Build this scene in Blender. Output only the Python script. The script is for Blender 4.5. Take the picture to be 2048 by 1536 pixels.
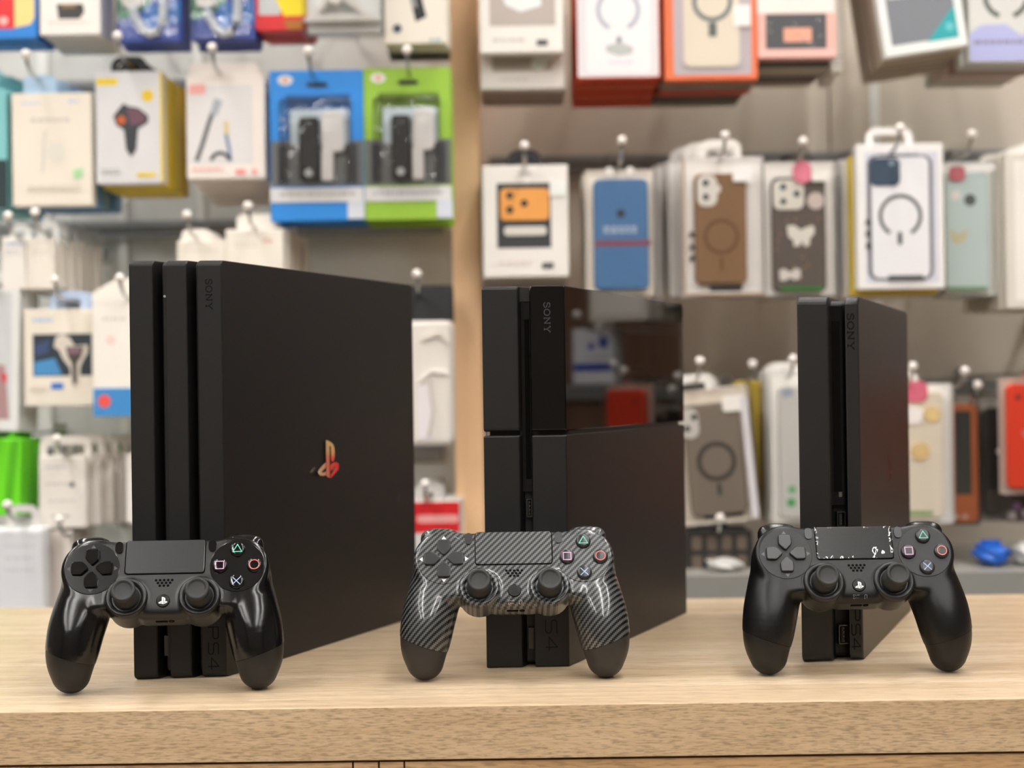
import bpy, bmesh, math, random
import numpy as np
from mathutils import Vector, Matrix
from mathutils.bvhtree import BVHTree

random.seed(7)
for o in list(bpy.data.objects):
    bpy.data.objects.remove(o)
S = bpy.context.scene
C = S.collection

# ------------------------------------------------------------------ camera
IW, IH, F = 2048, 1536, 3363.8
PITCH, ROLL = 0.00418, -0.01397
CAM = Vector((0, 0, 0.19938))
_fw = Vector((0, math.cos(PITCH), math.sin(PITCH)))
_up = Vector((0, -math.sin(PITCH), math.cos(PITCH)))
_rt = Vector((1, 0, 0))
RT = math.cos(ROLL) * _rt + math.sin(ROLL) * _up
UP = -math.sin(ROLL) * _rt + math.cos(ROLL) * _up
cd = bpy.data.cameras.new('camera')
cd.sensor_fit = 'HORIZONTAL'
cd.sensor_width = 36.0
cd.lens = F / IW * 36.0
cd.clip_start = 0.05
cd.dof.use_dof = True
cd.dof.focus_distance = 1.15
cd.dof.aperture_fstop = cd.lens / 11.2
cd.dof.aperture_blades = 0
cam = bpy.data.objects.new('camera', cd)
C.objects.link(cam)
m3 = Matrix((RT, UP, -_fw)).transposed()
cam.matrix_world = Matrix.Translation(CAM) @ m3.to_4x4()
S.camera = cam

# ------------------------------------------------------------------ world, exposure
w = bpy.data.worlds.new('world')
S.world = w
w.use_nodes = True
w.node_tree.nodes['Background'].inputs[0].default_value = (1, 0.96, 0.9, 1)
w.node_tree.nodes['Background'].inputs[1].default_value = 0.25
S.view_settings.view_transform = 'Standard'
S.view_settings.look = 'None'
S.view_settings.exposure = 0.0
S.view_settings.gamma = 1.0
S.view_settings.use_curve_mapping = False
LAMP = 49.0          # radiance of the ceiling LED panels
LAMP_COL = (1.0, 0.97, 0.93)
LIGHT_SPOTS = [(x, y) for y in (-1.5, -0.2, 1.35) for x in (-1.6, -0.86, 0.42, 1.32)]
CEIL, FLOOR, WALL_Y = 1.75, -0.95, 2.24


# ------------------------------------------------------------------ helpers
def ray(px, py):
    return (_fw + RT * ((px - IW / 2) / F) + UP * (-(py - IH / 2) / F))


def at(px, py, Y):
    d = ray(px, py)
    return CAM + d * (Y / d.y)


def gp(px, py, z=0.0):
    d = ray(px, py)
    return CAM + d * ((z - CAM.z) / d.z)


def s2l(c):
    return c / 12.92 if c <= 0.04045 else ((c + 0.055) / 1.055) ** 2.4


def rgb(*c):
    if len(c) == 1:
        h = c[0]
        c = tuple(int(h[i:i + 2], 16) for i in (0, 2, 4))
    return tuple(s2l(v / 255) for v in c) + (1,)


MATS = {}


def mat(name, col, rough=0.5, metal=0.0, coat=0.0, var=0.06, scale=60, spec=0.5, bump=0.0, bscale=900, emit=0.0, coat_rough=0.05):
    """principled material with a faint procedural mottling and optional fine relief"""
    if name in MATS:
        return MATS[name]
    m = bpy.data.materials.new(name)
    m.use_nodes = True
    nt = m.node_tree
    b = nt.nodes['Principled BSDF']
    col = rgb(col) if isinstance(col, str) else col
    tc = nt.nodes.new('ShaderNodeTexCoord')
    n = nt.nodes.new('ShaderNodeTexNoise')
    n.inputs['Scale'].default_value = scale
    n.inputs['Detail'].default_value = 3
    nt.links.new(tc.outputs['Object'], n.inputs['Vector'])
    mx = nt.nodes.new('ShaderNodeMix')
    mx.data_type = 'RGBA'
    mx.inputs[6].default_value = tuple(max(0, c * (1 - var)) for c in col[:3]) + (1,)
    mx.inputs[7].default_value = tuple(min(1, c * (1 + var)) for c in col[:3]) + (1,)
    nt.links.new(n.outputs['Fac'], mx.inputs[0])
    nt.links.new(mx.outputs[2], b.inputs['Base Color'])
    b.inputs['Roughness'].default_value = rough
    b.inputs['Metallic'].default_value = metal
    b.inputs['Specular IOR Level'].default_value = spec
    b.inputs['Coat Weight'].default_value = coat
    b.inputs['Coat Roughness'].default_value = coat_rough
    if emit:
        b.inputs['Emission Color'].default_value = col
        b.inputs['Emission Strength'].default_value = emit
    if bump:
        nb = nt.nodes.new('ShaderNodeTexNoise')
        nb.inputs['Scale'].default_value = bscale
        nb.inputs['Detail'].default_value = 2
        nt.links.new(tc.outputs['Object'], nb.inputs['Vector'])
        bp = nt.nodes.new('ShaderNodeBump')
        bp.inputs['Strength'].default_value = bump
        bp.inputs['Distance'].default_value = 0.0004
        nt.links.new(nb.outputs['Fac'], bp.inputs['Height'])
        nt.links.new(bp.outputs['Normal'], b.inputs['Normal'])
    MATS[name] = m
    return m


def clear_mat(name, tint=(1, 1, 1, 1), gloss=0.12, rough=0.04, bump=0.0, bscale=40, ior=1.45):
    if name in MATS:
        return MATS[name]
    m = bpy.data.materials.new(name)
    m.use_nodes = True
    nt = m.node_tree
    nt.nodes.remove(nt.nodes['Principled BSDF'])
    out = nt.nodes['Material Output']
    t = nt.nodes.new('ShaderNodeBsdfTransparent')
    t.inputs[0].default_value = tint
    g = nt.nodes.new('ShaderNodeBsdfGlossy')
    g.inputs['Roughness'].default_value = rough
    fr = nt.nodes.new('ShaderNodeFresnel')
    fr.inputs['IOR'].default_value = ior
    ad = nt.nodes.new('ShaderNodeMath')
    ad.operation = 'ADD'
    ad.inputs[1].default_value = gloss
    ms = nt.nodes.new('ShaderNodeMixShader')
    nt.links.new(fr.outputs[0], ad.inputs[0])
    nt.links.new(ad.outputs[0], ms.inputs[0])
    nt.links.new(t.outputs[0], ms.inputs[1])
    nt.links.new(g.outputs[0], ms.inputs[2])
    nt.links.new(ms.outputs[0], out.inputs['Surface'])
    if bump:
        tc = nt.nodes.new('ShaderNodeTexCoord')
        nb = nt.nodes.new('ShaderNodeTexNoise')
        nb.inputs['Scale'].default_value = bscale
        nt.links.new(tc.outputs['Object'], nb.inputs['Vector'])
        bp = nt.nodes.new('ShaderNodeBump')
        bp.inputs['Strength'].default_value = bump
        bp.inputs['Distance'].default_value = 0.003
        nt.links.new(nb.outputs['Fac'], bp.inputs['Height'])
        nt.links.new(bp.outputs['Normal'], g.inputs['Normal'])
        nt.links.new(bp.outputs['Normal'], fr.inputs['Normal'])
    MATS[name] = m
    return m


def link(name, me, m=None, parent=None, loc=(0, 0, 0), smooth=None):
    if isinstance(me, bmesh.types.BMesh):
        bm = me
        me = bpy.data.meshes.new(name)
        bm.to_mesh(me)
        bm.free()
    if smooth is not None:
        sm = [True] * len(me.polygons)
        if smooth < 179:    # large flat faces keep their true normal
            ar = np.zeros(len(me.polygons))
            me.polygons.foreach_get('area', ar)
            big = 8 * float(np.median(ar))
            sm = [bool(a_ < big) for a_ in ar]
            me.polygons.foreach_set('use_smooth', [True] * len(me.polygons))
            me.set_sharp_from_angle(angle=math.radians(smooth))
        me.polygons.foreach_set('use_smooth', sm)
    if m is not None:
        me.materials.clear()
        me.materials.append(m)
    o = bpy.data.objects.new(name, me)
    C.objects.link(o)
    o.location = loc
    if parent is not None:
        o.parent = parent
    return o


def tag(o, label=None, cat=None, group=None, kind=None):
    if label:
        o['label'] = label
    if cat:
        o['category'] = cat
    if group:
        o['group'] = group
    if kind:
        o['kind'] = kind
    return o


def thing(name, label, cat, loc=(0, 0, 0), rot=(0, 0, 0), group=None):
    o = bpy.data.objects.new(name, None)
    o.empty_display_size = 0.02
    C.objects.link(o)
    o.location = loc
    o.rotation_euler = rot
    return tag(o, label, cat, group)


def copy_tree(o, parent=None, keep=None):
    c = o.copy()
    C.objects.link(c)
    c.parent = parent
    for ch in list(o.children):
        if keep is None or ch.name.split('.')[0] in keep:
            copy_tree(ch, c)
    return c


def box(bm, x0, x1, y0, y1, z0, z1):
    vs = [bm.verts.new(p) for p in ((x0, y0, z0), (x1, y0, z0), (x1, y1, z0), (x0, y1, z0),
                                    (x0, y0, z1), (x1, y0, z1), (x1, y1, z1), (x0, y1, z1))]
    fs = [(0, 3, 2, 1), (4, 5, 6, 7), (0, 1, 5, 4), (1, 2, 6, 5), (2, 3, 7, 6), (3, 0, 4, 7)]
    return [bm.faces.new([vs[i] for i in f]) for f in fs]


def bevel_all(bm, off, seg=2, ang=30):
    es = [e for e in bm.edges if len(e.link_faces) == 2 and e.calc_face_angle(0) > math.radians(ang)]
    if es:
        bmesh.ops.bevel(bm, geom=es, offset=off, segments=seg, profile=0.5, affect='EDGES', clamp_overlap=True)
    return bm


def boxm(x0, x1, y0, y1, z0, z1, bev=0.0, seg=2):
    bm = bmesh.new()
    box(bm, x0, x1, y0, y1, z0, z1)
    if bev:
        bevel_all(bm, bev, seg)
    bmesh.ops.recalc_face_normals(bm, faces=bm.faces)
    return bm


def prism(pts, a, b, axis='y', bev=0.0, seg=2):
    """polygon pts extruded from a to b along axis. pts are (x,z) for y, (x,y) for z"""
    bm = bmesh.new()
    mk = (lambda p, t: (p[0], t, p[1])) if axis == 'y' else (lambda p, t: (p[0], p[1], t))
    lo = [bm.verts.new(mk(p, a)) for p in pts]
    hi = [bm.verts.new(mk(p, b)) for p in pts]
    n = len(pts)
    bm.faces.new(lo)
    bm.faces.new(list(reversed(hi)))
    for i in range(n):
        bm.faces.new((lo[i], hi[i], hi[(i + 1) % n], lo[(i + 1) % n]))
    bmesh.ops.recalc_face_normals(bm, faces=bm.faces)
    if bev:
        bevel_all(bm, bev, seg)
    return bm


def rrect(x0, z0, x1, z1, r, n=4):
    r = min(r, abs(x1 - x0) / 2 - 1e-5, abs(z1 - z0) / 2 - 1e-5)
    out = []
    for cx, cz, a0 in ((x1 - r, z1 - r, 0), (x0 + r, z1 - r, 90), (x0 + r, z0 + r, 180), (x1 - r, z0 + r, 270)):
        for k in range(n + 1):
            a = math.radians(a0 + 90 * k / n)
            out.append((cx + r * math.cos(a), cz + r * math.sin(a)))
    return out


def disc_pts(cx, cz, rx, rz=None, n=28):
    rz = rx if rz is None else rz
    return [(cx + rx * math.cos(2 * math.pi * k / n), cz + rz * math.sin(2 * math.pi * k / n)) for k in range(n)]


def ribbon(bm, pts, width, a, b, closed=False, axis='y'):
    """flat stroke of given width along a polyline, with thickness a..b"""
    P = [Vector(p) for p in pts]
    n = len(P)
    L, R = [], []
    for i in range(n):
        if closed:
            p0, p1 = P[i - 1], P[(i + 1) % n]
        else:
            p0, p1 = P[max(i - 1, 0)], P[min(i + 1, n - 1)]
        if not closed and i in (0, n - 1):
            t = (p1 - p0).normalized()
            nn, sc = Vector((-t.y, t.x)), 1
        else:
            t1, t2 = (P[i] - p0).normalized(), (p1 - P[i]).normalized()
            n1, n2 = Vector((-t1.y, t1.x)), Vector((-t2.y, t2.x))
            nn = (n1 + n2)
            nn = nn.normalized() if nn.length > 1e-6 else n1
            sc = 1 / max(0.4, nn.dot(n1))
        L.append(P[i] + nn * width / 2 * sc)
        R.append(P[i] - nn * width / 2 * sc)
    mk = (lambda p, t: (p[0], t, p[1])) if axis == 'y' else (lambda p, t: (p[0], p[1], t))
    V = [[bm.verts.new(mk(q, t)) for q in row] for row in (L, R) for t in (a, b)]
    La, Lb, Ra, Rb = V
    cnt = n if closed else n - 1
    for i in range(cnt):
        j = (i + 1) % n
        for f in ((La[i], La[j], Ra[j], Ra[i]), (Lb[i], Rb[i], Rb[j], Lb[j]), (La[i], Lb[i], Lb[j], La[j]), (Ra[i], Ra[j], Rb[j], Rb[i])):
            bm.faces.new(f)
    if not closed:
        bm.faces.new((La[0], Ra[0], Rb[0], Lb[0]))
        bm.faces.new((La[-1], Lb[-1], Rb[-1], Ra[-1]))
    return bm


def rib(pts, width, a, b, closed=False, axis='y'):
    bm = bmesh.new()
    ribbon(bm, pts, width, a, b, closed, axis)
    bmesh.ops.recalc_face_normals(bm, faces=bm.faces)
    return bm


def arc(cx, cz, r, a0, a1, n=24):
    return [(cx + r * math.cos(math.radians(a0 + (a1 - a0) * k / n)), cz + r * math.sin(math.radians(a0 + (a1 - a0) * k / n))) for k in range(n + 1)]


def lathe(prof, n=40):
    """profile (r, z) turned about z"""
    bm = bmesh.new()
    rings = []
    for r, z in prof:
        if r < 1e-7:
            rings.append([bm.verts.new((0, 0, z))])
        else:
            rings.append([bm.verts.new((r * math.cos(2 * math.pi * k / n), r * math.sin(2 * math.pi * k / n), z)) for k in range(n)])
    for A, B in zip(rings, rings[1:]):
        for k in range(n):
            k2 = (k + 1) % n
            if len(A) == 1:
                bm.faces.new((A[0], B[k], B[k2]))
            elif len(B) == 1:
                bm.faces.new((A[k], B[0], A[k2]))
            else:
                bm.faces.new((A[k], B[k], B[k2], A[k2]))
    bmesh.ops.recalc_face_normals(bm, faces=bm.faces)
    return bm


def tube(path, r, n=8):
    bm = bmesh.new()
    P = [Vector(p) for p in path]
    rings = []
    for i, p in enumerate(P):
        t = (P[min(i + 1, len(P) - 1)] - P[max(i - 1, 0)]).normalized()
        a = t.cross(Vector((0.3, 0.1, 1)) if abs(t.z) < 0.9 else Vector((1, 0, 0))).normalized()
        b = t.cross(a)
        rings.append([bm.verts.new(p + (a * math.cos(2 * math.pi * k / n) + b * math.sin(2 * math.pi * k / n)) * r) for k in range(n)])
    for A, B in zip(rings, rings[1:]):
        for k in range(n):
            bm.faces.new((A[k], A[(k + 1) % n], B[(k + 1) % n], B[k]))
    bm.faces.new(rings[0])
    bm.faces.new(list(reversed(rings[-1])))
    bmesh.ops.recalc_face_normals(bm, faces=bm.faces)
    return bm


def struct(name, bm, m):
    return tag(link(name, bm, m), kind='structure')


# ------------------------------------------------------------------ wood
def wood(name, light, dark, sx=1.2, sy=26, fine=140, streak=0.5, rough=0.45, knots=False, axis=0, bump=0.15, along=14):
    m = bpy.data.materials.new(name)
    m.use_nodes = True
    nt = m.node_tree
    N, Lk = nt.nodes, nt.links
    b = N['Principled BSDF']
    tc = N.new('ShaderNodeTexCoord')

    def nz(scale_along, scale_across, detail, rough_, dist=0.0):
        mp = N.new('ShaderNodeMapping')
        sc = [scale_across] * 3
        sc[axis] = scale_along
        mp.inputs['Scale'].default_value = sc
        Lk.new(tc.outputs['Object'], mp.inputs['Vector'])
        n = N.new('ShaderNodeTexNoise')
        n.inputs['Scale'].default_value = 1
        n.inputs['Detail'].default_value = detail
        n.inputs['Roughness'].default_value = rough_
        n.inputs['Distortion'].default_value = dist
        Lk.new(mp.outputs[0], n.inputs['Vector'])
        return n.outputs['Fac']
    broad = nz(sx, sy, 4, 0.55, 0.4)
    fin = nz(sx * along, fine * 8.0, 3, 0.6)
    pore = nz(sx * along * 1.9, fine * 11, 2, 0.5)

    def ramp(src, stops):
        r = N.new('ShaderNodeValToRGB')
        while len(r.color_ramp.elements) < len(stops):
            r.color_ramp.elements.new(0.5)
        for e, (p, c) in zip(r.color_ramp.elements, stops):
            e.position = p
            e.color = c
        Lk.new(src, r.inputs[0])
        return r.outputs[0]
    g = lambda v: (v, v, v, 1)
    base = ramp(broad, [(0.30, dark), (0.5, tuple((a + c) / 2 for a, c in zip(light, dark))), (0.66, light)])
    mul = ramp(fin, [(0.36, g(1 - 0.45 * streak)), (0.55, g(1.0))])
    mul2 = ramp(pore, [(0.38, g(1 - 0.8 * streak)), (0.47, g(1.0))])

    def mult(a, c):
        x = N.new('ShaderNodeMix')
        x.data_type = 'RGBA'
        x.blend_type = 'MULTIPLY'
        x.inputs[0].default_value = 1
        Lk.new(a, x.inputs[6])
        Lk.new(c, x.inputs[7])
        return x.outputs[2]
    col = mult(mult(base, mul), mul2)
    if knots:   # a few long thin cracks of the print
        cr = nz(sx * 1.1, sy * 1.3, 3, 0.7, 1.0)
        ln = ramp(cr, [(0.30, g(0.66)), (0.335, g(1.0))])
        col = mult(col, ln)
    Lk.new(col, b.inputs['Base Color'])
    b.inputs['Roughness'].default_value = rough
    bp = N.new('ShaderNodeBump')
    bp.inputs['Strength'].default_value = bump
    bp.inputs['Distance'].default_value = 0.0004
    Lk.new(fin, bp.inputs['Height'])
    Lk.new(bp.outputs[0], b.inputs['Normal'])
    return m


# ================================================================== room shell
m_wall_l = mat('wall_grey', rgb(205, 206, 202), 0.6, var=0.05, scale=3)
m_wall_r = mat('wall_beige', rgb(200, 190, 176), 0.6, var=0.05, scale=3)
m_room = mat('room_paint', rgb(120, 114, 108), 0.8, var=0.04, scale=4)
m_floor = mat('floor_tile', rgb(150, 140, 128), 0.4, var=0.1, scale=5)
m_ceil = mat('ceiling_paint', rgb(225, 222, 215), 0.8, var=0.03, scale=4)
XW = 2.6
struct('floor', boxm(-XW, XW, -2.6, WALL_Y + .1, FLOOR - .05, FLOOR), m_floor)
struct('ceiling', boxm(-XW, XW, -2.6, WALL_Y + .1, CEIL, CEIL + .05), m_ceil)
POST_X0, POST_X1 = at(905, 500, 2.04).x, at(961, 500, 2.04).x
# back wall: grey panels to the left of the wooden divider, beige panels to the right of it
wb = struct('wall_back', boxm(-XW, XW, WALL_Y + .02, WALL_Y + .1, FLOOR, CEIL), m_wall_r)
xs = [-XW, -1.9, -1.25, at(250, 500, WALL_Y).x, POST_X0 + .01]
for a, b_ in zip(xs, xs[1:]):
    link('wall_panel', boxm(a + .001, b_ - .001, WALL_Y, WALL_Y + .02, FLOOR, CEIL, .001, 1), m_wall_l, wb)
m_wall_far = wood('wall_brown_wood', rgb(120, 88, 66), rgb(96, 68, 50), 3, 40, 60, 0.2, 0.5, axis=2)
xs = [POST_X1 - .01, at(1660, 300, WALL_Y).x, .74, 1.3, 1.9, XW]
for a, b_ in zip(xs, xs[1:]):
    link('wall_panel', boxm(a + .001, b_ - .001, WALL_Y, WALL_Y + .02, FLOOR, CEIL, .001, 1), m_wall_r if a < .7 else m_wall_far, wb)
struct('wall_left', boxm(-XW - .1, -XW, -2.6, WALL_Y, FLOOR, CEIL), m_room)
struct('wall_right', boxm(XW, XW + .1, -2.6, WALL_Y, FLOOR, CEIL), m_room)
struct('wall_front', boxm(-XW, XW, -2.7, -2.6, FLOOR, CEIL), m_room)
m_post = wood('post_wood', rgb(255, 212, 166), rgb(248, 200, 152), 3, 60, 90, 0.05, 0.5, axis=2)
struct('trim_1', boxm(POST_X0, POST_X1, 2.04, WALL_Y, FLOOR, CEIL, .001), m_post)
m_strip = mat('wall_strip_white', rgb(225, 226, 222), 0.35)  # narrow pale vertical strips on the back wall
for i, (px, w_) in enumerate(((92, .014), (248, .012), (403, .010), (1752, .012)), 2):
    x = at(px, 500, WALL_Y).x
    struct('trim_%d' % i, boxm(x - w_ / 2, x + w_ / 2, WALL_Y - .006, WALL_Y, FLOOR, CEIL, .001), m_strip)

# ceiling lights
m_frame = mat('lamp_frame', rgb(230, 230, 228), 0.4)
m_diff = mat('lamp_diffuser', LAMP_COL + (1,), 0.5, var=0.0, emit=LAMP)
side = ['far left', 'left', 'right', 'far right']
for k, (x, y) in enumerate(LIGHT_SPOTS):
    rowname = ['behind the photographer', 'over the counter front', 'by the display wall'][k // 4]
    t = thing('ceiling_light', 'long narrow white led ceiling batten %s, %s of its row' % (rowname, side[k % 4]), 'ceiling light', (x, y, CEIL), group='led ceiling battens')
    bm = bmesh.new()
    for a in ((-.05, .05, -.68, -.66), (-.05, .05, .66, .68), (-.05, -.04, -.66, .66), (.04, .05, -.66, .66)):
        box(bm, a[0], a[1], a[2], a[3], -.012, 0)
    link('frame', bm, m_frame, t)
    link('diffuser', boxm(-.04, .04, -.66, .66, -.009, 0), m_diff, t)

# ================================================================== counter
m_top = wood('counter_top_wood', rgb(216, 196, 168), rgb(190, 163, 128), 2.0, 62, 60, 0.34, 0.36, knots=True)
m_edge = wood('counter_edge_wood', rgb(212, 184, 148), rgb(198, 168, 130), 4, 60, 170, 0.5, 0.5, along=20)
m_cab = wood('cabinet_wood', rgb(205, 168, 124), rgb(182, 143, 100), 3, 40, 80, 0.4, 0.45)
m_gap = mat('dark_gap', rgb(40, 34, 30), 0.8)
f0, f1 = gp(0, 1425), gp(2048, 1397)
r0, r1 = gp(50, 1218), gp(2000, 1186)
dirc = (f1 - f0).normalized()
ang = math.atan2(dirc.y, dirc.x)
mid = (f0 + f1) / 2
dep = (Vector((r0.x + r1.x, r0.y + r1.y, 0)) / 2 - Vector((mid.x, mid.y, 0))).dot(Vector((-dirc.y, dirc.x, 0)))
TH = 0.0335
ct = thing('worktop', 'long pale oak laminate counter top under the consoles', 'counter', (mid.x, mid.y, -TH), (0, 0, ang))
link('board', boxm(-1.15, 1.15, .0012, dep, 0, TH, .0008), m_top, ct, smooth=30)
link('edge_band', boxm(-1.15, 1.15, -.0002, .0012, .0002, TH - .0003, .0003, 1), m_edge, ct)
cb = thing('counter_cabinet', 'oak cabinet front right below the counter top', 'cabinet', (mid.x, mid.y, FLOOR), (0, 0, ang))
hb = -TH - FLOOR
link('carcass', boxm(-1.12, 1.12, .022, dep - .01, 0, hb, .001), m_gap, cb)
Mi = Matrix.Rotation(-ang, 3, 'Z')


def cx_(px):
    p = gp(px, 1520, -TH - .01)
    q = at(px, 1525, mid.y)
    return (Mi @ (q - Vector((mid.x, mid.y, 0)))).x


e1, e2, e3 = cx_(705), cx_(757), cx_(808)
for nm, a, b_ in (('door', -1.12, e1), ('stile', e1, e2), ('stile', e2, e3), ('door', e3, 1.12)):
    link(nm, boxm(a + .0006, b_ - .0006, .002, .022, .05, hb - .0018, .0008), m_cab, cb)

# ================================================================== consoles
m_mat = mat('console_matte', rgb(17, 16, 16), 0.43, var=0.05, bump=0.25, bscale=2600, spec=0.45)
m_mat_slim = mat('console_matte_warm', rgb(23, 21, 20), 0.40, var=0.05, bump=0.25, bscale=2600, spec=0.6)
m_core = mat('console_recess', rgb(16, 16, 17), 0.5)
m_piano = mat('piano_black', rgb(7, 6, 6), 0.03, var=0.0, spec=0.42)
m_engr = mat('engraved_mark', rgb(7, 7, 7), 0.7, spec=0.2)
m_print = mat('grey_print', rgb(60, 62, 64), 0.4)
m_port2 = mat('port_dim', rgb(66, 62, 56), 0.4)
m_silver = mat('silver_metal', rgb(190, 188, 182), 0.25, metal=1.0)
m_port = mat('usb_metal', rgb(120, 120, 116), 0.3, metal=1.0)
m_hole = mat('hole_black', rgb(4, 4, 4), 0.9, spec=0.1)
m_rub = mat('rubber_black', rgb(20, 20, 20), 0.7)
m_chrome = mat('chrome_badge', rgb(225, 205, 175), 0.06, metal=1.0, var=0.0)
m_status = mat('status_dot', rgb(160, 160, 160), 0.4)

CON = {'pro': dict(p=(-0.2686, 1.1823), e=(0.0638, 0.0078), th=0.3668, h=.295, d=.327, top=520, bot=1357),
       'org': dict(p=(-0.0213, 1.2119), e=(0.0598, 0.0016), th=0.3838, h=.275, d=.305, top=574, bot=1335),
       'slim': dict(p=(0.2064, 1.2155), e=(0.0464, 0.0085), th=0.3520, h=.265, d=.288, top=592, bot=1325)}


def console(key, label):
    k = CON[key]
    th = k['th']
    n = (math.cos(th), -math.sin(th))
    dd = (math.sin(th), math.cos(th))
    e = k['e']
    k['t'] = e[0] * n[0] + e[1] * n[1]
    k['s'] = e[0] * dd[0] + e[1] * dd[1]
    k['root'] = thing('game_console', label, 'console', (k['p'][0], k['p'][1], 0.0), (0, 0, -th), 'game consoles on the counter')
    return k


def slab(k, name, a, b_, z0, z1, m, fillet=.004, small=.0008, inset=0.0, dep=None, seg=5, rnd_top=True, rnd_bot=True):
    """parallelogram slab between fractions a,b of the thickness"""
    t, s = k['t'], k['s']
    d = k['d'] if dep is None else dep
    pts = [(a * t, a * s + inset), (b_ * t, b_ * s + inset), (b_ * t, b_ * s + d), (a * t, a * s + d)]
    bm = prism(pts, z0, z1, 'z')
    if fillet:
        es = []
        for ed in bm.edges:
            v0, v1 = ed.verts
            if abs(v0.co.z - v1.co.z) > 1e-6:
                continue
            dv = (v1.co - v0.co)
            if abs(dv.x) < 1e-6:
                continue
            if v0.co.z > (z0 + z1) / 2 and not rnd_top:
                continue
            if v0.co.z < (z0 + z1) / 2 and not rnd_bot:
                continue
            es.append(ed)
        bmesh.ops.bevel(bm, geom=es, offset=fillet, segments=seg, profile=0.5, affect='EDGES')
    if small:
        bevel_all(bm, small, 2, 40)
    return link(name, bm, m, k['root'], smooth=35)


def front_frame(k):
    """matrix that maps (x along the slanted front, z up, y outwards negative) onto the front face"""
    t, s = k['t'], k['s']
    L = math.hypot(t, s)
    ex = Vector((t / L, s / L, 0))
    ey = Vector((-s / L, t / L, 0))      # into the console
    return Matrix(((ex.x, ey.x, 0, 0), (ex.y, ey.y, 0, 0), (0, 0, 1, 0), (0, 0, 0, 1))), L


def on_front(k, name, bm, m, parent=None, smooth=None):
    M, L = front_frame(k)
    bmesh.ops.transform(bm, matrix=M, verts=bm.verts)
    return link(name, bm, m, parent or k['root'], smooth=smooth)


def zpix(k, py):
    return k['h'] * (k['bot'] - py) / (k['bot'] - k['top'])


# letters drawn as strokes, cap height 1, (x right, y up)
S_CURVE = [(.72, .72), (.70, .86), (.58, .96), (.40, .98), (.20, .94), (.08, .82), (.10, .66), (.24, .57), (.48, .50), (.66, .43), (.76, .30), (.72, .14), (.58, .04), (.38, .02), (.20, .05), (.08, .15), (.05, .29)]
MAKER = [
    (0.0, [S_CURVE]),
    (1.05, [arc(.45, .5, .46, 0, 360, 24)]),
    (2.25, [[(.12, .05), (.12, .95)], [(.12, .95), (.88, .05)], [(.88, .05), (.88, .95)], [(-.02, .95), (.2, .95)], [(-.02, .05), (.27, .05)], [(.72, .95), (1.02, .95)]]),
    (3.55, [[(.08, .95), (.48, .48)], [(.88, .95), (.48, .48)], [(.48, .5), (.48, .05)], [(-.06, .95), (.26, .95)], [(.7, .95), (1.02, .95)], [(.3, .05), (.66, .05)]]),
]
PS4MARK = [
    (0.0, [[(0, 0), (0, .95), (.85, .95), (.95, .82), (.95, .58), (.85, .46), (.0, .46)]]),
    (1.25, [[(1.0, .95), (.18, .95), (.05, .82), (.05, .62), (.18, .5), (.8, .5), (.95, .38), (.95, .16), (.82, .03), (0, .03)]]),
    (2.5, [[(.72, 0), (.72, .97), (.0, .3), (.98, .3)]]),
]


def mark_vertical(k, name, glyphs, frac, z_top, size, m, width=.14, stretch=1.0, lift=.00012, gap=1.0, xoff=0.0):
    """text reading downwards on the slanted front: letter tops point to the right"""
    M, L = front_frame(k)
    bm = bmesh.new()
    for x0, strokes in glyphs:
        for st in strokes:
            pts = []
            for (x, y) in st:
                zz = z_top - (x0 * gap + x) * size * stretch
                xx = frac * L + (y - .5) * size + xoff
                pts.append((xx, zz))
            ribbon(bm, pts, width * size, -lift, .0001)
    bmesh.ops.recalc_face_normals(bm, faces=bm.faces)
    return on_front(k, name, bm, m)


PS_P = [[(700, 255), (770, 275), (850, 315), (915, 370), (945, 440), (965, 560), (958, 700), (940, 770), (900, 800), (865, 785), (850, 755), (850, 460), (838, 415), (820, 405), (808, 425), (808, 800), (812, 1130), (830, 1200), (770, 1180), (705, 1140)]]
PS_SL = [[(690, 800), (600, 860), (510, 945), (465, 1015), (475, 1065), (530, 1108), (610, 1127), (692, 1112), (692, 1020), (630, 1042), (575, 1040), (572, 1020), (610, 985), (690, 930)]]
PS_SR = [[(826, 880), (900, 838), (975, 820), (1055, 845), (1105, 900), (1110, 940), (1085, 990), (1020, 1050), (850, 1192), (838, 1190), (836, 1112), (960, 1005), (1008, 940), (1000, 915), (965, 918), (826, 1030)]]


def ps_logo(scale_x, scale_y, a, b_, axis='y', bev=0):
    """emblem pieces centred on the origin; unit is the emblem's height"""
    bm = bmesh.new()
    for poly in PS_P + PS_SL + PS_SR:
        pts = [((x - 785) / 945 * scale_x, -(y - 727) / 945 * scale_y) for x, y in poly]
        p = prism(pts, a, b_, axis)
        tmp = bpy.data.meshes.new('tmp')
        p.to_mesh(tmp)
        p.free()
        bm.from_mesh(tmp)
        bpy.data.meshes.remove(tmp)
    return bm


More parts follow.
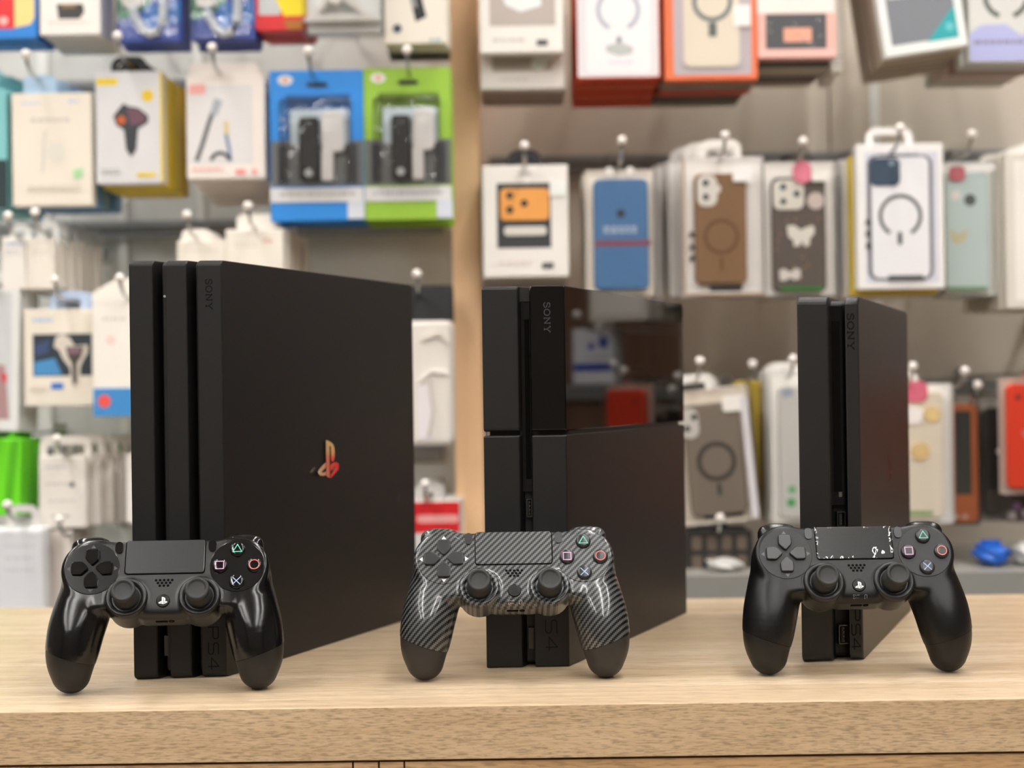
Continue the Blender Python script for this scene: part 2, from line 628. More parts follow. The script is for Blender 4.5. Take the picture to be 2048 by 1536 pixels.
# ---- the tall one with three slabs
k = console('pro', 'tall matte black console of three stacked slabs with chrome emblem, leftmost')
R_ = k['root']
h = k['h']
slab(k, 'outer_slab', 0, .255, 0, h, m_mat)
slab(k, 'middle_slab', .392, .622, 0, h, m_mat)
slab(k, 'outer_slab', .735, 1, 0, h, m_mat)
slab(k, 'core', .02, .98, .003, h - .0006, m_core, fillet=.003, inset=.013, dep=k['d'] - .02)
M_, L = front_frame(k)
on_front(k, 'light_bar', boxm(.375 * L, .398 * L, .001, .006, .006, h - .004, .0006), m_mat, smooth=40)
on_front(k, 'status_dot', prism(disc_pts(.385 * L, zpix(k, 592), .0009, n=14), .0004, .002), m_status)
on_front(k, 'usb_port', boxm(.4 * L - .0045, .4 * L - .0015, .0035, .006, zpix(k, 1312), zpix(k, 1272), .0003), m_port2)
mark_vertical(k, 'maker_name', MAKER, .865, zpix(k, 558), .0046, m_engr, width=.17, stretch=1.03)
mark_vertical(k, 'model_mark', PS4MARK, .865, zpix(k, 1256), .0075, m_engr, width=.09, stretch=1.15)
lg = ps_logo(.042 * 945 / 650, .0305, 0, .0006)
# the emblem sits on the side face (local plane x = t); map its (x, z) to (y, z)
sx = at(661, 918, 1.3)
best = None
for yy in np.linspace(k['s'], k['s'] + k['d'], 400):
    for_p = Vector((k['p'][0], k['p'][1], 0)) + Matrix.Rotation(-k['th'], 3, 'Z') @ Vector((k['t'], yy, 0))
    d_ = for_p - CAM
    px = IW / 2 + F * d_.dot(RT) / d_.dot(_fw)
    if best is None or abs(px - 661) < best[0]:
        best = (abs(px - 661), yy, for_p)
yy, fp = best[1], best[2]
zz = at(661, 918, fp.y).z
Ml = Matrix.Translation((k['t'] + .0010, yy, zz)) @ Matrix.Rotation(math.radians(3.0), 4, 'Z') @ Matrix(((0, 1, 0, -.0006), (1, 0, 0, 0), (0, 0, 1, 0), (0, 0, 0, 1)))
bmesh.ops.transform(lg, matrix=Ml, verts=lg.verts)
bmesh.ops.recalc_face_normals(lg, faces=lg.faces)
tag(link('emblem', lg, m_chrome, R_), 'chrome emblem of an upright letter over a lying one')

# ---- the one with the glossy upper half
k = console('org', 'black two-slab console with glossy upper cover, middle of three')
R_ = k['root']
h = k['h']
zs = zpix(k, 868)
g = .0014
slab(k, 'lower_slab', 0, .435, 0, zs - g, m_mat, fillet=.0012, seg=2)
slab(k, 'upper_slab', 0, .435, zs + g, h, m_mat, fillet=.0025, seg=3)
slab(k, 'lower_slab', .585, 1, 0, zs - g, m_mat, fillet=.0012, seg=2)
tag(slab(k, 'glossy_cover', .585, 1, zs + g, h, m_piano, fillet=.0016, seg=3), 'mirror-gloss black cover plate')
slab(k, 'core', .012, .985, .002, h - .0012, m_core, fillet=.002, inset=.010, dep=k['d'] - .014)
M_, L = front_frame(k)
on_front(k, 'silver_notch', boxm(.03 * L, .055 * L, .002, .006, zs - .0014, zs + .0014), m_silver)
on_front(k, 'top_cap', boxm(.436 * L, .584 * L, .004, .012, h - .011, h - .0012, .0008), m_mat)
dp = on_front(k, 'disc_slot', boxm(.445 * L, .584 * L, .0055, .012, zpix(k, 985), h - .0115, .0006), mat('slot_gloss', rgb(14, 14, 15), 0.12))
on_front(k, 'slot_lip', boxm(.475 * L, .505 * L, .0045, .008, zpix(k, 978), zpix(k, 602), .0006), m_piano, dp)
on_front(k, 'slot_gap', boxm(.515 * L, .575 * L, .0050, .008, zpix(k, 960), zpix(k, 640), .0003), m_hole, dp)


def usb(k, xa, xb, za, zb, y, tongue_left=True):
    bm = bmesh.new()
    w_ = .00045
    for q in ((xa, xa + w_, za, zb), (xb - w_, xb, za, zb), (xa, xb, za, za + w_), (xa, xb, zb - w_, zb)):
        box(bm, q[0], q[1], y, y + .005, q[2], q[3])
    u = on_front(k, 'usb_port', bm, m_port)
    xm = xa + (xb - xa) * (.25 if tongue_left else .62)
    on_front(k, 'port_tongue', boxm(xm, xm + (xb - xa) * .28, y + .0006, y + .005, za + .0012, zb - .0012), m_core, u)
    bm = bmesh.new()
    for q in range(4):
        z = za + .0022 + (zb - za - .0044) * q / 3
        box(bm, xm + (xb - xa) * .28, xm + (xb - xa) * .28 + .0003, y + .0008, y + .004, z - .0005, z + .0005)
    on_front(k, 'contacts', bm, m_silver, u)


usb(k, .515 * L, .582 * L, zpix(k, 1036), zpix(k, 1000), .0045)
on_front(k, 'lower_port', boxm(.52 * L, .582 * L, .0055, .009, zpix(k, 1300), zpix(k, 1258), .0004), m_port2)
mark_vertical(k, 'maker_name', MAKER, .79, zpix(k, 607), .0046, m_print, width=.13, stretch=1.05)
mark_vertical(k, 'model_mark', PS4MARK, .79, zpix(k, 1205), .0088, m_engr, width=.07, stretch=1.15)

# ---- the slim one
k = console('slim', 'slim matte black two-slab console with rounded edges, rightmost')
R_ = k['root']
h = k['h']
slab(k, 'wide_slab', 0, .51, 0, h, m_mat_slim, fillet=.006, small=.0015)
slab(k, 'narrow_slab', .775, 1, 0, h, m_mat_slim, fillet=.006, small=.0012)
slab(k, 'core', .015, .985, .002, h - .003, m_core, fillet=.004, inset=.011, dep=k['d'] - .016)
M_, L = front_frame(k)
dp = on_front(k, 'disc_slot', boxm(.55 * L, .775 * L, .004, .013, zpix(k, 1012), h - .007, .0012), mat('slot_gloss', rgb(14, 14, 15), 0.12), smooth=40)
on_front(k, 'slot_gap', boxm(.60 * L, .72 * L, .0034, .008, zpix(k, 985), zpix(k, 642), .0006), m_hole, dp)
on_front(k, 'eject_button', boxm(.67 * L, .72 * L, .0036, .008, zpix(k, 996), zpix(k, 986), .0008), m_silver)
usb(k, .64 * L, .77 * L, zpix(k, 1056), zpix(k, 1026), .0035)
usb(k, .64 * L, .79 * L, zpix(k, 1292), zpix(k, 1254), .0035)
for py in (684, 700):
    on_front(k, 'touch_mark', boxm(.53 * L, .545 * L, .0036, .006, zpix(k, py) - .0008, zpix(k, py) + .0008, .0004), m_port)
mark_vertical(k, 'maker_name', MAKER, .87, zpix(k, 627), .0052, m_engr, width=.2, stretch=1.12)
mark_vertical(k, 'model_mark', PS4MARK, .885, zpix(k, 1222), .0070, m_engr, width=.12, stretch=1.2)
lg = ps_logo(.03 * 945 / 650, .020, 0, .00025)
pz = zpix(k, 930)
Ml = Matrix(((0, 1, 0, k['t'] - .0001), (1, 0, 0, k['s'] + .155), (0, 0, 1, .132), (0, 0, 0, 1)))
bmesh.ops.transform(lg, matrix=Ml, verts=lg.verts)
bmesh.ops.recalc_face_normals(lg, faces=lg.faces)
link('emblem', lg, mat('emblem_black', rgb(10, 9, 9), 0.3), R_)
for z_, y_ in ((zpix(k, 758), .016), (.05, .016), (zpix(k, 758), k['d'] - .03)):
    bm = lathe([(0, -.0014), (.0035, -.0014), (.0045, -.0006), (.0045, .001), (0, .001)], 16)
    bmesh.ops.transform(bm, matrix=Matrix.Translation((0, y_, z_)) @ Matrix.Rotation(math.radians(90), 4, 'Y'), verts=bm.verts)
    link('foot', bm, m_rub, R_, smooth=40)
bm = lathe([(0, -.0018), (.0035, -.0018), (.0045, -.0006), (.0045, .001), (0, .001)], 16)
bmesh.ops.transform(bm, matrix=Matrix.Translation((k['t'] - .005, k['s'] + k['d'] + .0005, zpix(k, 824))) @ Matrix.Rotation(math.radians(-90), 4, 'X'), verts=bm.verts)
link('foot', bm, m_rub, R_, smooth=40)

# ================================================================== game controllers
# ---- the shell as a smooth implicit body, in millimetres (u right, v up the face, w out of the face)


def _len(*a):
    return np.sqrt(sum(x * x for x in a))


def smin(a, b, k_):
    hh = np.clip(0.5 + 0.5 * (b - a) / k_, 0, 1)
    return b * (1 - hh) + a * hh - k_ * hh * (1 - hh)


def rbox(u, v, w_, lo, hi, r):
    c = [(a + b) / 2 for a, b in zip(lo, hi)]
    hf = [(b - a) / 2 - r for a, b in zip(lo, hi)]
    q = [np.abs(x - cc) - hh for x, cc, hh in zip((u, v, w_), c, hf)]
    return _len(*[np.maximum(x, 0) for x in q]) + np.minimum(np.maximum.reduce(q), 0) - r


def cylw(u, v, w_, c, R, w0, w1, r):
    dr = _len(u - c[0], v - c[1]) - (R - r)
    dw = np.abs(w_ - (w0 + w1) / 2) - ((w1 - w0) / 2 - r)
    return _len(np.maximum(dr, 0), np.maximum(dw, 0)) + np.minimum(np.maximum(dr, dw), 0) - r


def rcone(u, v, w_, a, b, r1, r2):
    a, b = np.array(a, float), np.array(b, float)
    ba = b - a
    t = ((u - a[0]) * ba[0] + (v - a[1]) * ba[1] + (w_ - a[2]) * ba[2]) / (ba @ ba)
    t = np.clip(t, 0, 1)
    return _len(u - a[0] - t * ba[0], v - a[1] - t * ba[1], w_ - a[2] - t * ba[2]) - (r1 + (r2 - r1) * t)


STICK_U, STICK_V = 24.7, -23.3
DISC_U, DISC_V = 49.5, -1.3


def _spline(pts, n):
    """smooth curve through (u, v, w, r) knots"""
    P = np.array(pts, float)
    P = np.vstack([2 * P[0] - P[1], P, 2 * P[-1] - P[-2]])
    out = []
    for i in range(1, len(P) - 2):
        for t in np.linspace(0, 1, n, endpoint=False):
            p0, p1, p2, p3 = P[i - 1:i + 3]
            out.append(.5 * ((2 * p1) + (-p0 + p2) * t + (2 * p0 - 5 * p1 + 4 * p2 - p3) * t * t + (-p0 + 3 * p1 - 3 * p2 + p3) * t ** 3))
    out.append(P[-2])
    return out


GRIP = _spline([(50.5, -1, -19.5, 19.5), (54.0, -12, -18.9, 19.3), (57.6, -25, -18.6, 19.3), (60.8, -38, -19.6, 19.2),
                (62.9, -50, -22.0, 18.3), (64.0, -58.5, -24.6, 16.5), (63.6, -67, -27.2, 13.6)], 4)


def smax(a, b, k_):
    return -smin(-a, -b, k_)


def body_sdf(u, v, w_):
    au = np.abs(u)
    d = rbox(u, v, w_, (-50, -30, -18), (50, 18.8, 1.5), 4.5)
    d = smin(d, rbox(u, v, w_, (-20, -37.0, -25), (20, -4, 0.2), 8), 3.0)
    sh = cylw(au, v, w_, (DISC_U, -0.6), 21.8, -19, 1.5, 5.5)
    d = smin(d, sh, 4)
    g = None
    for p, q in zip(GRIP, GRIP[1:]):
        c_ = rcone(au, v, w_, p[:3], q[:3], p[3], q[3])
        g = c_ if g is None else np.minimum(g, c_)
    d = smin(d, g, 5)
    # the face is one flat plane that rolls over into the grips
    d = smax(d, w_ - 0.0 - 0.0, 2.2)
    st = cylw(au, v, w_, (STICK_U, STICK_V), 14.5, -22, 1.2, 2.0)
    d = smin(d, st, 1.8)
    return d


def surface_nets(fn, lo, hi, step):
    ax = [np.arange(a, b + step, step) for a, b in zip(lo, hi)]
    U, V, W_ = np.meshgrid(*ax, indexing='ij')
    Fv = fn(U, V, W_)
    s = Fv < 0
    nx, ny, nz = [n - 1 for n in Fv.shape]
    acc = np.zeros((nx, ny, nz, 3))
    cnt = np.zeros((nx, ny, nz))
    offs = [(i, j, l) for i in (0, 1) for j in (0, 1) for l in (0, 1)]
    G = np.stack([U, V, W_], -1)
    for i, a in enumerate(offs):
        for b in offs[i + 1:]:
            if sum(abs(p - q) for p, q in zip(a, b)) != 1:
                continue
            sa = (slice(a[0], a[0] + nx), slice(a[1], a[1] + ny), slice(a[2], a[2] + nz))
            sb = (slice(b[0], b[0] + nx), slice(b[1], b[1] + ny), slice(b[2], b[2] + nz))
            cr = s[sa] != s[sb]
            fa, fb = Fv[sa], Fv[sb]
            t = np.where(cr, fa / np.where(cr, fa - fb, 1), 0)
            acc += np.where(cr[..., None], G[sa] + (G[sb] - G[sa]) * t[..., None], 0)
            cnt += cr
    act = cnt > 0
    idx = -np.ones(act.shape, int)
    idx[act] = np.arange(act.sum())
    vts = acc[act] / cnt[act][:, None]
    quads = []
    for ax_ in range(3):
        o1, o2 = [(1, 2), (2, 0), (0, 1)][ax_]
        sl0 = [slice(1, -1)] * 3
        sl0[ax_] = slice(0, Fv.shape[ax_] - 1)
        sl1 = list(sl0)
        sl1[ax_] = slice(1, Fv.shape[ax_])
        A, B = s[tuple(sl0)], s[tuple(sl1)]
        cr = A != B
        I = np.argwhere(cr)
        flip = A[cr]
        I = I + np.array([0 if q == ax_ else 1 for q in range(3)])
        c = []
        for d1, d2 in ((-1, -1), (0, -1), (0, 0), (-1, 0)):
            J = I.copy()
            J[:, o1] += d1
            J[:, o2] += d2
            c.append(idx[J[:, 0], J[:, 1], J[:, 2]])
        q = np.stack(c, 1)
        q[~flip] = q[~flip][:, ::-1]
        quads.append(q)
    return vts, np.concatenate(quads)


def project(fn, P, it=4):
    for _ in range(it):
        f0_ = fn(P[:, 0], P[:, 1], P[:, 2])
        e_ = 0.05
        g_ = np.stack([(fn(*(P + np.eye(3)[i] * e_).T) - f0_) / e_ for i in range(3)], 1)
        P = P - (f0_ / np.maximum((g_ * g_).sum(1), .2))[:, None] * g_ * .9
    return P


bv, bq = surface_nets(body_sdf, (-86, -88, -50), (86, 28, 6), 1.35)
bv = project(body_sdf, bv)
base_me = bpy.data.meshes.new('controller_body')
base_me.from_pydata((bv * .001).tolist(), [], bq.tolist())
base_me.update()
bvh = BVHTree.FromPolygons([Vector(v) for v in bv], [list(q) for q in bq])


def drop(u, v):
    hit = bvh.ray_cast(Vector((u, v, 40)), Vector((0, 0, -1)))
    return hit[0].z if hit[0] else -10.0


# seam between the front shell and the grip ends
seam = {}
for sgn in (-1, 1):
    a = Vector((sgn * 81, -49.5, -22)); b = Vector((sgn * 47.5, -61.5, -24)); c = Vector((sgn * 64, -63.5, -7.5))
    n_ = (b - a).cross(c - a).normalized()
    if n_.y < 0:
        n_ = -n_
    seam[sgn] = (a, n_)


def split_body():
    bm = bmesh.new()
    bm.from_mesh(base_me)
    for sgn in (-1, 1):
        co, no = seam[sgn]
        fs = [f for f in bm.faces if f.calc_center_median().x * sgn > .030 and f.calc_center_median().y < -.03]
        ge = set(fs)
        for f in fs:
            ge.update(f.verts); ge.update(f.edges)
        bmesh.ops.bisect_plane(bm, geom=list(ge), dist=1e-7, plane_co=co * .001, plane_no=no)
    low = {-1: [], 1: []}
    for f in bm.faces:
        c_ = f.calc_center_median()
        sgn = 1 if c_.x > 0 else -1
        if abs(c_.x) > .030 and c_.y < -.03 and (c_ * 1000 - seam[sgn][0]).dot(seam[sgn][1]) < 0:
            low[sgn].append(f)
    meshes = []
    for keep in (None, -1, 1):
        b2 = bm.copy()
        b2.faces.ensure_lookup_table()
        if keep is None:
            kill = {f.index for s_ in low for f in low[s_]}
        else:
            kill = {f.index for f in bm.faces} - {f.index for f in low[keep]}
        bm.faces.index_update()
        dl = [f for f in b2.faces if f.index in kill]
        bmesh.ops.delete(b2, geom=dl, context='FACES')
        me = bpy.data.meshes.new('shell')
        if keep is not None:
            b2.normal_update()
            ofs = [(v, v.normal.copy()) for v in b2.verts]
            for v, nn in ofs:
                v.co -= nn * .00028
        b2.to_mesh(me)
        b2.free()
        me.polygons.foreach_set('use_smooth', [True] * len(me.polygons))
        meshes.append(me)
    bm.free()
    return meshes


bmx = bmesh.new(); bmx.from_mesh(base_me); bmx.faces.index_update(); bmx.free()
SHELL, END_L, END_R = split_body()


def seam_tube(me):
    """thin dark joint along the open rim of a grip end"""
    bm = bmesh.new()
    bm.from_mesh(me)
    nb = {}
    for e in bm.edges:
        if len(e.link_faces) == 1:
            a, b = e.verts
            nb.setdefault(a.index, []).append(b.index)
            nb.setdefault(b.index, []).append(a.index)
    bm.verts.ensure_lookup_table()
    st = next(iter(nb))
    loop, prev, cur = [st], None, st
    while True:
        nx = [q for q in nb[cur] if q != prev]
        if not nx or nx[0] == st or len(loop) > 2000:
            break
        prev, cur = cur, nx[0]
        loop.append(cur)
    pts = [bm.verts[i].co.copy() for i in loop]
    bm.free()
    for _ in range(3):
        pts = [(pts[i - 1] + pts[i] * 2 + pts[(i + 1) % len(pts)]) / 4 for i in range(len(pts))]
    return tube(pts + [pts[0]], .00030, 6)


def mm(bm):
    bmesh.ops.scale(bm, vec=(.001,) * 3, verts=bm.verts)
    return bm


def sellip(c, r, p, n=28, m_=16):
    """superellipsoid"""
    f = lambda x: math.copysign(abs(x) ** p, x)
    bm = bmesh.new()
    rows = []
    for j in range(m_ + 1):
        la = -math.pi / 2 + math.pi * j / m_
        if j in (0, m_):
            rows.append([bm.verts.new((c[0], c[1], c[2] + r[2] * f(math.sin(la))))])
        else:
            rows.append([bm.verts.new((c[0] + r[0] * f(math.cos(la)) * f(math.cos(2 * math.pi * i / n)),
                                       c[1] + r[1] * f(math.cos(la)) * f(math.sin(2 * math.pi * i / n)), c[2] + r[2] * f(math.sin(la)))) for i in range(n)])
    for A, B in zip(rows, rows[1:]):
        for i in range(n):
            k2 = (i + 1) % n
            if len(A) == 1:
                bm.faces.new((A[0], B[k2], B[i]))
            elif len(B) == 1:
                bm.faces.new((A[i], A[k2], B[0]))
            else:
                bm.faces.new((A[i], A[k2], B[k2], B[i]))
    bmesh.ops.recalc_face_normals(bm, faces=bm.faces)
    return bm


def zprism(pts, w0, w1, bev=0.0, seg=2):
    return mm(prism(pts, w0, w1, 'z', bev, seg))


def draped(pts_lists, width, lift=.12, closed=False):
    """thin strokes laid on the curved shell"""
    bm = bmesh.new()
    for pts in pts_lists:
        ribbon(bm, pts, width, 0, .15, closed, 'z')
    for v in bm.verts:
        v.co.z = drop(v.co.x, v.co.y) + lift + (v.co.z - .15)
    bmesh.ops.recalc_face_normals(bm, faces=bm.faces)
    return mm(bm)


# ---- controller materials
def shell_mat(name, col, r_center, r_grip):
    """black plastic, satin in the middle and polished by hands towards the grips"""
    m = mat(name, col, 0.4, var=0.03, scale=200, bump=0.06, bscale=3000)
    nt = m.node_tree
    tc = nt.nodes.new('ShaderNodeTexCoord')
    sp = nt.nodes.new('ShaderNodeSeparateXYZ')
    nt.links.new(tc.outputs['Object'], sp.inputs[0])
    ab = nt.nodes.new('ShaderNodeMath'); ab.operation = 'ABSOLUTE'
    nt.links.new(sp.outputs['X'], ab.inputs[0])
    mr = nt.nodes.new('ShaderNodeMapRange')
    mr.inputs['From Min'].default_value = .036
    mr.inputs['From Max'].default_value = .048
    mr.inputs['To Min'].default_value = r_center
    mr.inputs['To Max'].default_value = r_grip
    nt.links.new(ab.outputs[0], mr.inputs['Value'])
    nt.links.new(mr.outputs[0], nt.nodes['Principled BSDF'].inputs['Roughness'])
    return m


def carbon_mat():
    """2x2 twill weave under clear lacquer"""
    m = bpy.data.materials.new('carbon_weave')
    m.use_nodes = True
    nt = m.node_tree
    N, Lk = nt.nodes, nt.links
    b = N['Principled BSDF']
    tc = N.new('ShaderNodeTexCoord')
    sp = N.new('ShaderNodeSeparateXYZ')
    Lk.new(tc.outputs['Object'], sp.inputs[0])

    def math_(op, a, c=None, d=None):
        n = N.new('ShaderNodeMath'); n.operation = op
        for i, x in enumerate((a, c, d)):
            if x is None:
                continue
            if isinstance(x, (int, float)):
                n.inputs[i].default_value = x
            else:
                Lk.new(x, n.inputs[i])
        return n.outputs[0]
    cell = .00112
    iu = math_('FLOOR', math_('DIVIDE', sp.outputs['X'], cell))
    iv = math_('FLOOR', math_('DIVIDE', sp.outputs['Y'], cell))
    df = math_('FLOORED_MODULO', math_('SUBTRACT', iu, iv), 4.0)
    sel = math_('LESS_THAN', df, 2.0)
    fr = math_('FRACT', math_('DIVIDE', sp.outputs['Y'], cell * .5))
    th = math_('MULTIPLY_ADD', math_('ABSOLUTE', math_('SUBTRACT', fr, .5)), .3, .85)
    mx = N.new('ShaderNodeMix'); mx.data_type = 'RGBA'
    mx.inputs[6].default_value = rgb(9, 9, 10)
    mx.inputs[7].default_value = rgb(94, 97, 99)
    Lk.new(math_('MULTIPLY', sel, th), mx.inputs[0])
    Lk.new(mx.outputs[2], b.inputs['Base Color'])
    b.inputs['Roughness'].default_value = 0.35
    b.inputs['Metallic'].default_value = 0.25
    b.inputs['Coat Weight'].default_value = 0.6
    b.inputs['Coat Roughness'].default_value = 0.11
    return m


def dots_mat(name, base, dot, rough):
    m = mat(name, base, rough, var=0.0, coat=0.2)
    nt = m.node_tree
    N, Lk = nt.nodes, nt.links
    tc = N.new('ShaderNodeTexCoord')
    mp = N.new('ShaderNodeVectorMath'); mp.operation = 'SCALE'
    mp.inputs['Scale'].default_value = 1 / .00105
    Lk.new(tc.outputs['Object'], mp.inputs[0])
    fr = N.new('ShaderNodeVectorMath'); fr.operation = 'FRACTION'
    Lk.new(mp.outputs[0], fr.inputs[0])
    sb = N.new('ShaderNodeVectorMath'); sb.operation = 'SUBTRACT'
    sb.inputs[1].default_value = (.5, .5, 0)
    Lk.new(fr.outputs[0], sb.inputs[0])
    ml = N.new('ShaderNodeVectorMath'); ml.operation = 'MULTIPLY'
    ml.inputs[1].default_value = (1, 1, 0)
    Lk.new(sb.outputs[0], ml.inputs[0])
    ln = N.new('ShaderNodeVectorMath'); ln.operation = 'LENGTH'
    Lk.new(ml.outputs[0], ln.inputs[0])
    lt = N.new('ShaderNodeMath'); lt.operation = 'LESS_THAN'; lt.inputs[1].default_value = .26
    Lk.new(ln.outputs['Value'], lt.inputs[0])
    mx = N.new('ShaderNodeMix'); mx.data_type = 'RGBA'
    mx.inputs[6].default_value = rgb(base)
    mx.inputs[7].default_value = rgb(dot)
    Lk.new(lt.outputs[0], mx.inputs[0])
    Lk.new(mx.outputs[2], N['Principled BSDF'].inputs['Base Color'])
    return m


m_stick = mat('stick_rubber', rgb(30, 30, 30), 0.6, bump=0.2, bscale=3000)
m_white_print = mat('white_print', rgb(226, 226, 226), 0.5)
SYM = {'triangle': mat('symbol_green', rgb(96, 200, 176), 0.4), 'circle': mat('symbol_red', rgb(226, 110, 100), 0.4),
       'cross': mat('symbol_blue', rgb(150, 178, 222), 0.4), 'square': mat('symbol_pink', rgb(214, 160, 200), 0.4)}
carbon = carbon_mat()
sets = [
    dict(shell=shell_mat('shell_worn_gloss', rgb(8, 8, 9), .36, .17), end=mat('grip_end_black', rgb(15, 15, 16), .45, bump=.1, bscale=3000),
         disc=mat('disc_gloss', rgb(9, 10, 13), .16, bump=.05, bscale=400), btn=mat('button_gloss', rgb(12, 12, 13), .08), pad=dots_mat('pad_worn', '17191c', '0f1013', .3),
         ring=mat('ring_black', rgb(14, 14, 15), .35), arrow=mat('arrow_dim', rgb(36, 38, 46), .4), opt=mat('button_gloss', rgb(12, 12, 13), .08), shoulder=mat('shoulder_gloss', rgb(16, 16, 17), .12)),
    dict(shell=carbon, end=mat('grip_end_brown', rgb(38, 35, 34), .45, bump=.1, bscale=3000),
         disc=carbon, btn=mat('button_grey', rgb(36, 37, 39), .28), pad=carbon,
         ring=carbon, arrow=m_white_print, opt=mat('button_grey', rgb(36, 37, 39), .28), shoulder=carbon),
    dict(shell=mat('shell_matte', rgb(9, 9, 10), .36, bump=.1, bscale=3000, spec=.35), end=mat('grip_end_matte', rgb(14, 13, 13), .42, bump=.1, bscale=3000, spec=.4),
         disc=mat('disc_matte', rgb(46, 47, 49), .5, spec=.35), btn=mat('button_dark', rgb(34, 35, 37), .33), pad=dots_mat('pad_dotted', '17191c', '34383e', .22),
         ring=mat('ring_dark', rgb(20, 20, 21), .42), arrow=mat('arrow_grey', rgb(96, 98, 104), .5), opt=mat('option_grey', rgb(46, 48, 54), .35), shoulder=mat('shoulder_matte', rgb(18, 18, 19), .25)),
]
m_ps = mat('home_button', rgb(20, 20, 22), .2)
film = clear_mat('protective_film', gloss=0.015, rough=0.04, bump=0.04, bscale=60)


def controller(label, mset, loc_px, Y, lean, yaw, roll_=0.0, ps_emblem=True, text=True, filmed=False):
    t = thing('game_controller', label, 'controller', group='game controllers leaning on the consoles')

    def P(name, me, m, parent=t, smooth=None):
        if not isinstance(me, bmesh.types.BMesh):
            me = me.copy()
        return link(name, me, m, parent, smooth=smooth)
    P('front_shell', SHELL, mset['shell'])
    for em in (END_L, END_R):
        ge = P('grip_end', em, mset['end'])
        P('seam_line', seam_tube(em), m_hole, ge)
    for sg in (-1, 1):
        # round face plates
        P('face_plate', zprism(disc_pts(sg * DISC_U, DISC_V, 18.8, n=64), -1.5, .45, .35, 2), mset['disc'], smooth=40)
        # analogue sticks
        rg = mm(lathe([(14.3, -4), (14.45, .8), (14.2, 2.3), (13.2, 3.3), (12.2, 3.4), (10.6, 2.7), (9.9, 1.4), (9.7, -3), (0, -3)], 56))
        bmesh.ops.translate(rg, vec=(sg * STICK_U * .001, STICK_V * .001, 0), verts=rg.verts)
        P('stick_ring', rg, mset['ring'], smooth=45)
        st = mm(lathe([(0, 16.3), (4.8, 16.25), (5.6, 16.5), (6.3, 17.1), (7.2, 17.2), (8.0, 16.7), (8.4, 15.8), (8.4, 14.7), (7.8, 13.6), (6.0, 12.6), (5.0, 11.4), (5.0, 9.0), (6.4, 7.0), (8.0, 4.6), (8.9, 1.5), (8.9, -2)], 48))
        bmesh.ops.translate(st, vec=(sg * STICK_U * .001, STICK_V * .001, 0), verts=st.verts)
        P('stick', st, m_stick, smooth=50)
        # small option buttons
        P('option_button', zprism(rrect(sg * 32.0 - 2.6, 9.6, sg * 32.0 + 2.6, 18.0, 2.6, 6), -2, 1.0, .5, 3), mset['opt'], smooth=40)
        # shoulder buttons and triggers
        P('shoulder_button', mm(sellip((sg * 52.5, 16.6, -9.5), (14.0, 8.6, 7.4), .72)), mset['shoulder'], smooth=180)
        P('trigger', mm(sellip((sg * 52, 12.0, -22.5), (11.5, 8.5, 8.0), .6)), mset['shoulder'], smooth=180)
    # directional buttons with pointed inner ends
    for a in range(4):
        ca, sa = math.cos(a * math.pi / 2), math.sin(a * math.pi / 2)
        shape = [(-4.5, 13.0), (-3.7, 13.9), (3.7, 13.9), (4.5, 13.0), (4.8, 7.6), (4.2, 6.3), (.7, 2.6), (-.7, 2.6), (-4.2, 6.3), (-4.8, 7.6)]
        pts = [(-DISC_U + x * ca - y * sa, DISC_V + x * sa + y * ca) for x, y in shape]
        P('direction_button', zprism(pts, 0, 2.7, .7, 3), mset['btn'], smooth=40)
        tri = [(-1.7, 15.0), (1.7, 15.0), (0, 17.4)]
        P('arrow_mark', zprism([(-DISC_U + x * ca - y * sa, DISC_V + x * sa + y * ca) for x, y in tri], .3, .52), mset['arrow'])
    # action buttons with symbols
    for nm, (du, dv) in (('triangle', (0, 11.8)), ('circle', (11.8, 0)), ('cross', (0, -11.8)), ('square', (-11.8, 0))):
        c = (DISC_U + du, DISC_V + dv)
        bt = mm(lathe([(0, 2.75), (3.6, 2.7), (4.7, 2.4), (5.25, 1.7), (5.35, .2)], 40))
        bmesh.ops.translate(bt, vec=(c[0] * .001, c[1] * .001, 0), verts=bt.verts)
        bo = P('action_button', bt, mset['btn'], smooth=50)
        bm = bmesh.new()
        if nm == 'triangle':
            ribbon(bm, [(c[0] + 3.5 * math.cos(math.radians(x)), c[1] - .4 + 3.5 * math.sin(math.radians(x))) for x in (90, 210, 330)], .55, 2.4, 2.86, True, 'z')
        elif nm == 'circle':
            ribbon(bm, disc_pts(c[0], c[1], 3.3, n=30), .55, 2.4, 2.86, True, 'z')
        elif nm == 'square':
            ribbon(bm, [(c[0] + x, c[1] + y) for x, y in ((-2.7, -2.7), (2.7, -2.7), (2.7, 2.7), (-2.7, 2.7))], .55, 2.4, 2.86, True, 'z')
        else:
            ribbon(bm, [(c[0] - 2.7, c[1] - 2.7), (c[0] + 2.7, c[1] + 2.7)], .55, 2.4, 2.86, False, 'z')
            ribbon(bm, [(c[0] - 2.7, c[1] + 2.7), (c[0] + 2.7, c[1] - 2.7)], .55, 2.4, 2.87, False, 'z')
        bmesh.ops.recalc_face_normals(bm, faces=bm.faces)
        tag(P(nm + '_symbol', mm(bm), SYM[nm], bo), {'triangle': 'green triangle outline', 'circle': 'red ring', 'cross': 'pale blue cross', 'square': 'pink square outline'}[nm])
    # touch pad
    pad = P('touch_pad', zprism(rrect(-27.0, -5.8, 27.0, 18.6, 2.2, 6), -2.5, 0.7, .4, 2), mset['pad'], smooth=40)
    P('pad_gap', zprism(rrect(-27.6, -6.4, 27.6, 18.9, 2.6, 6), -2.5, 0.12), m_hole, pad)
    # speaker holes
    bm = bmesh.new()
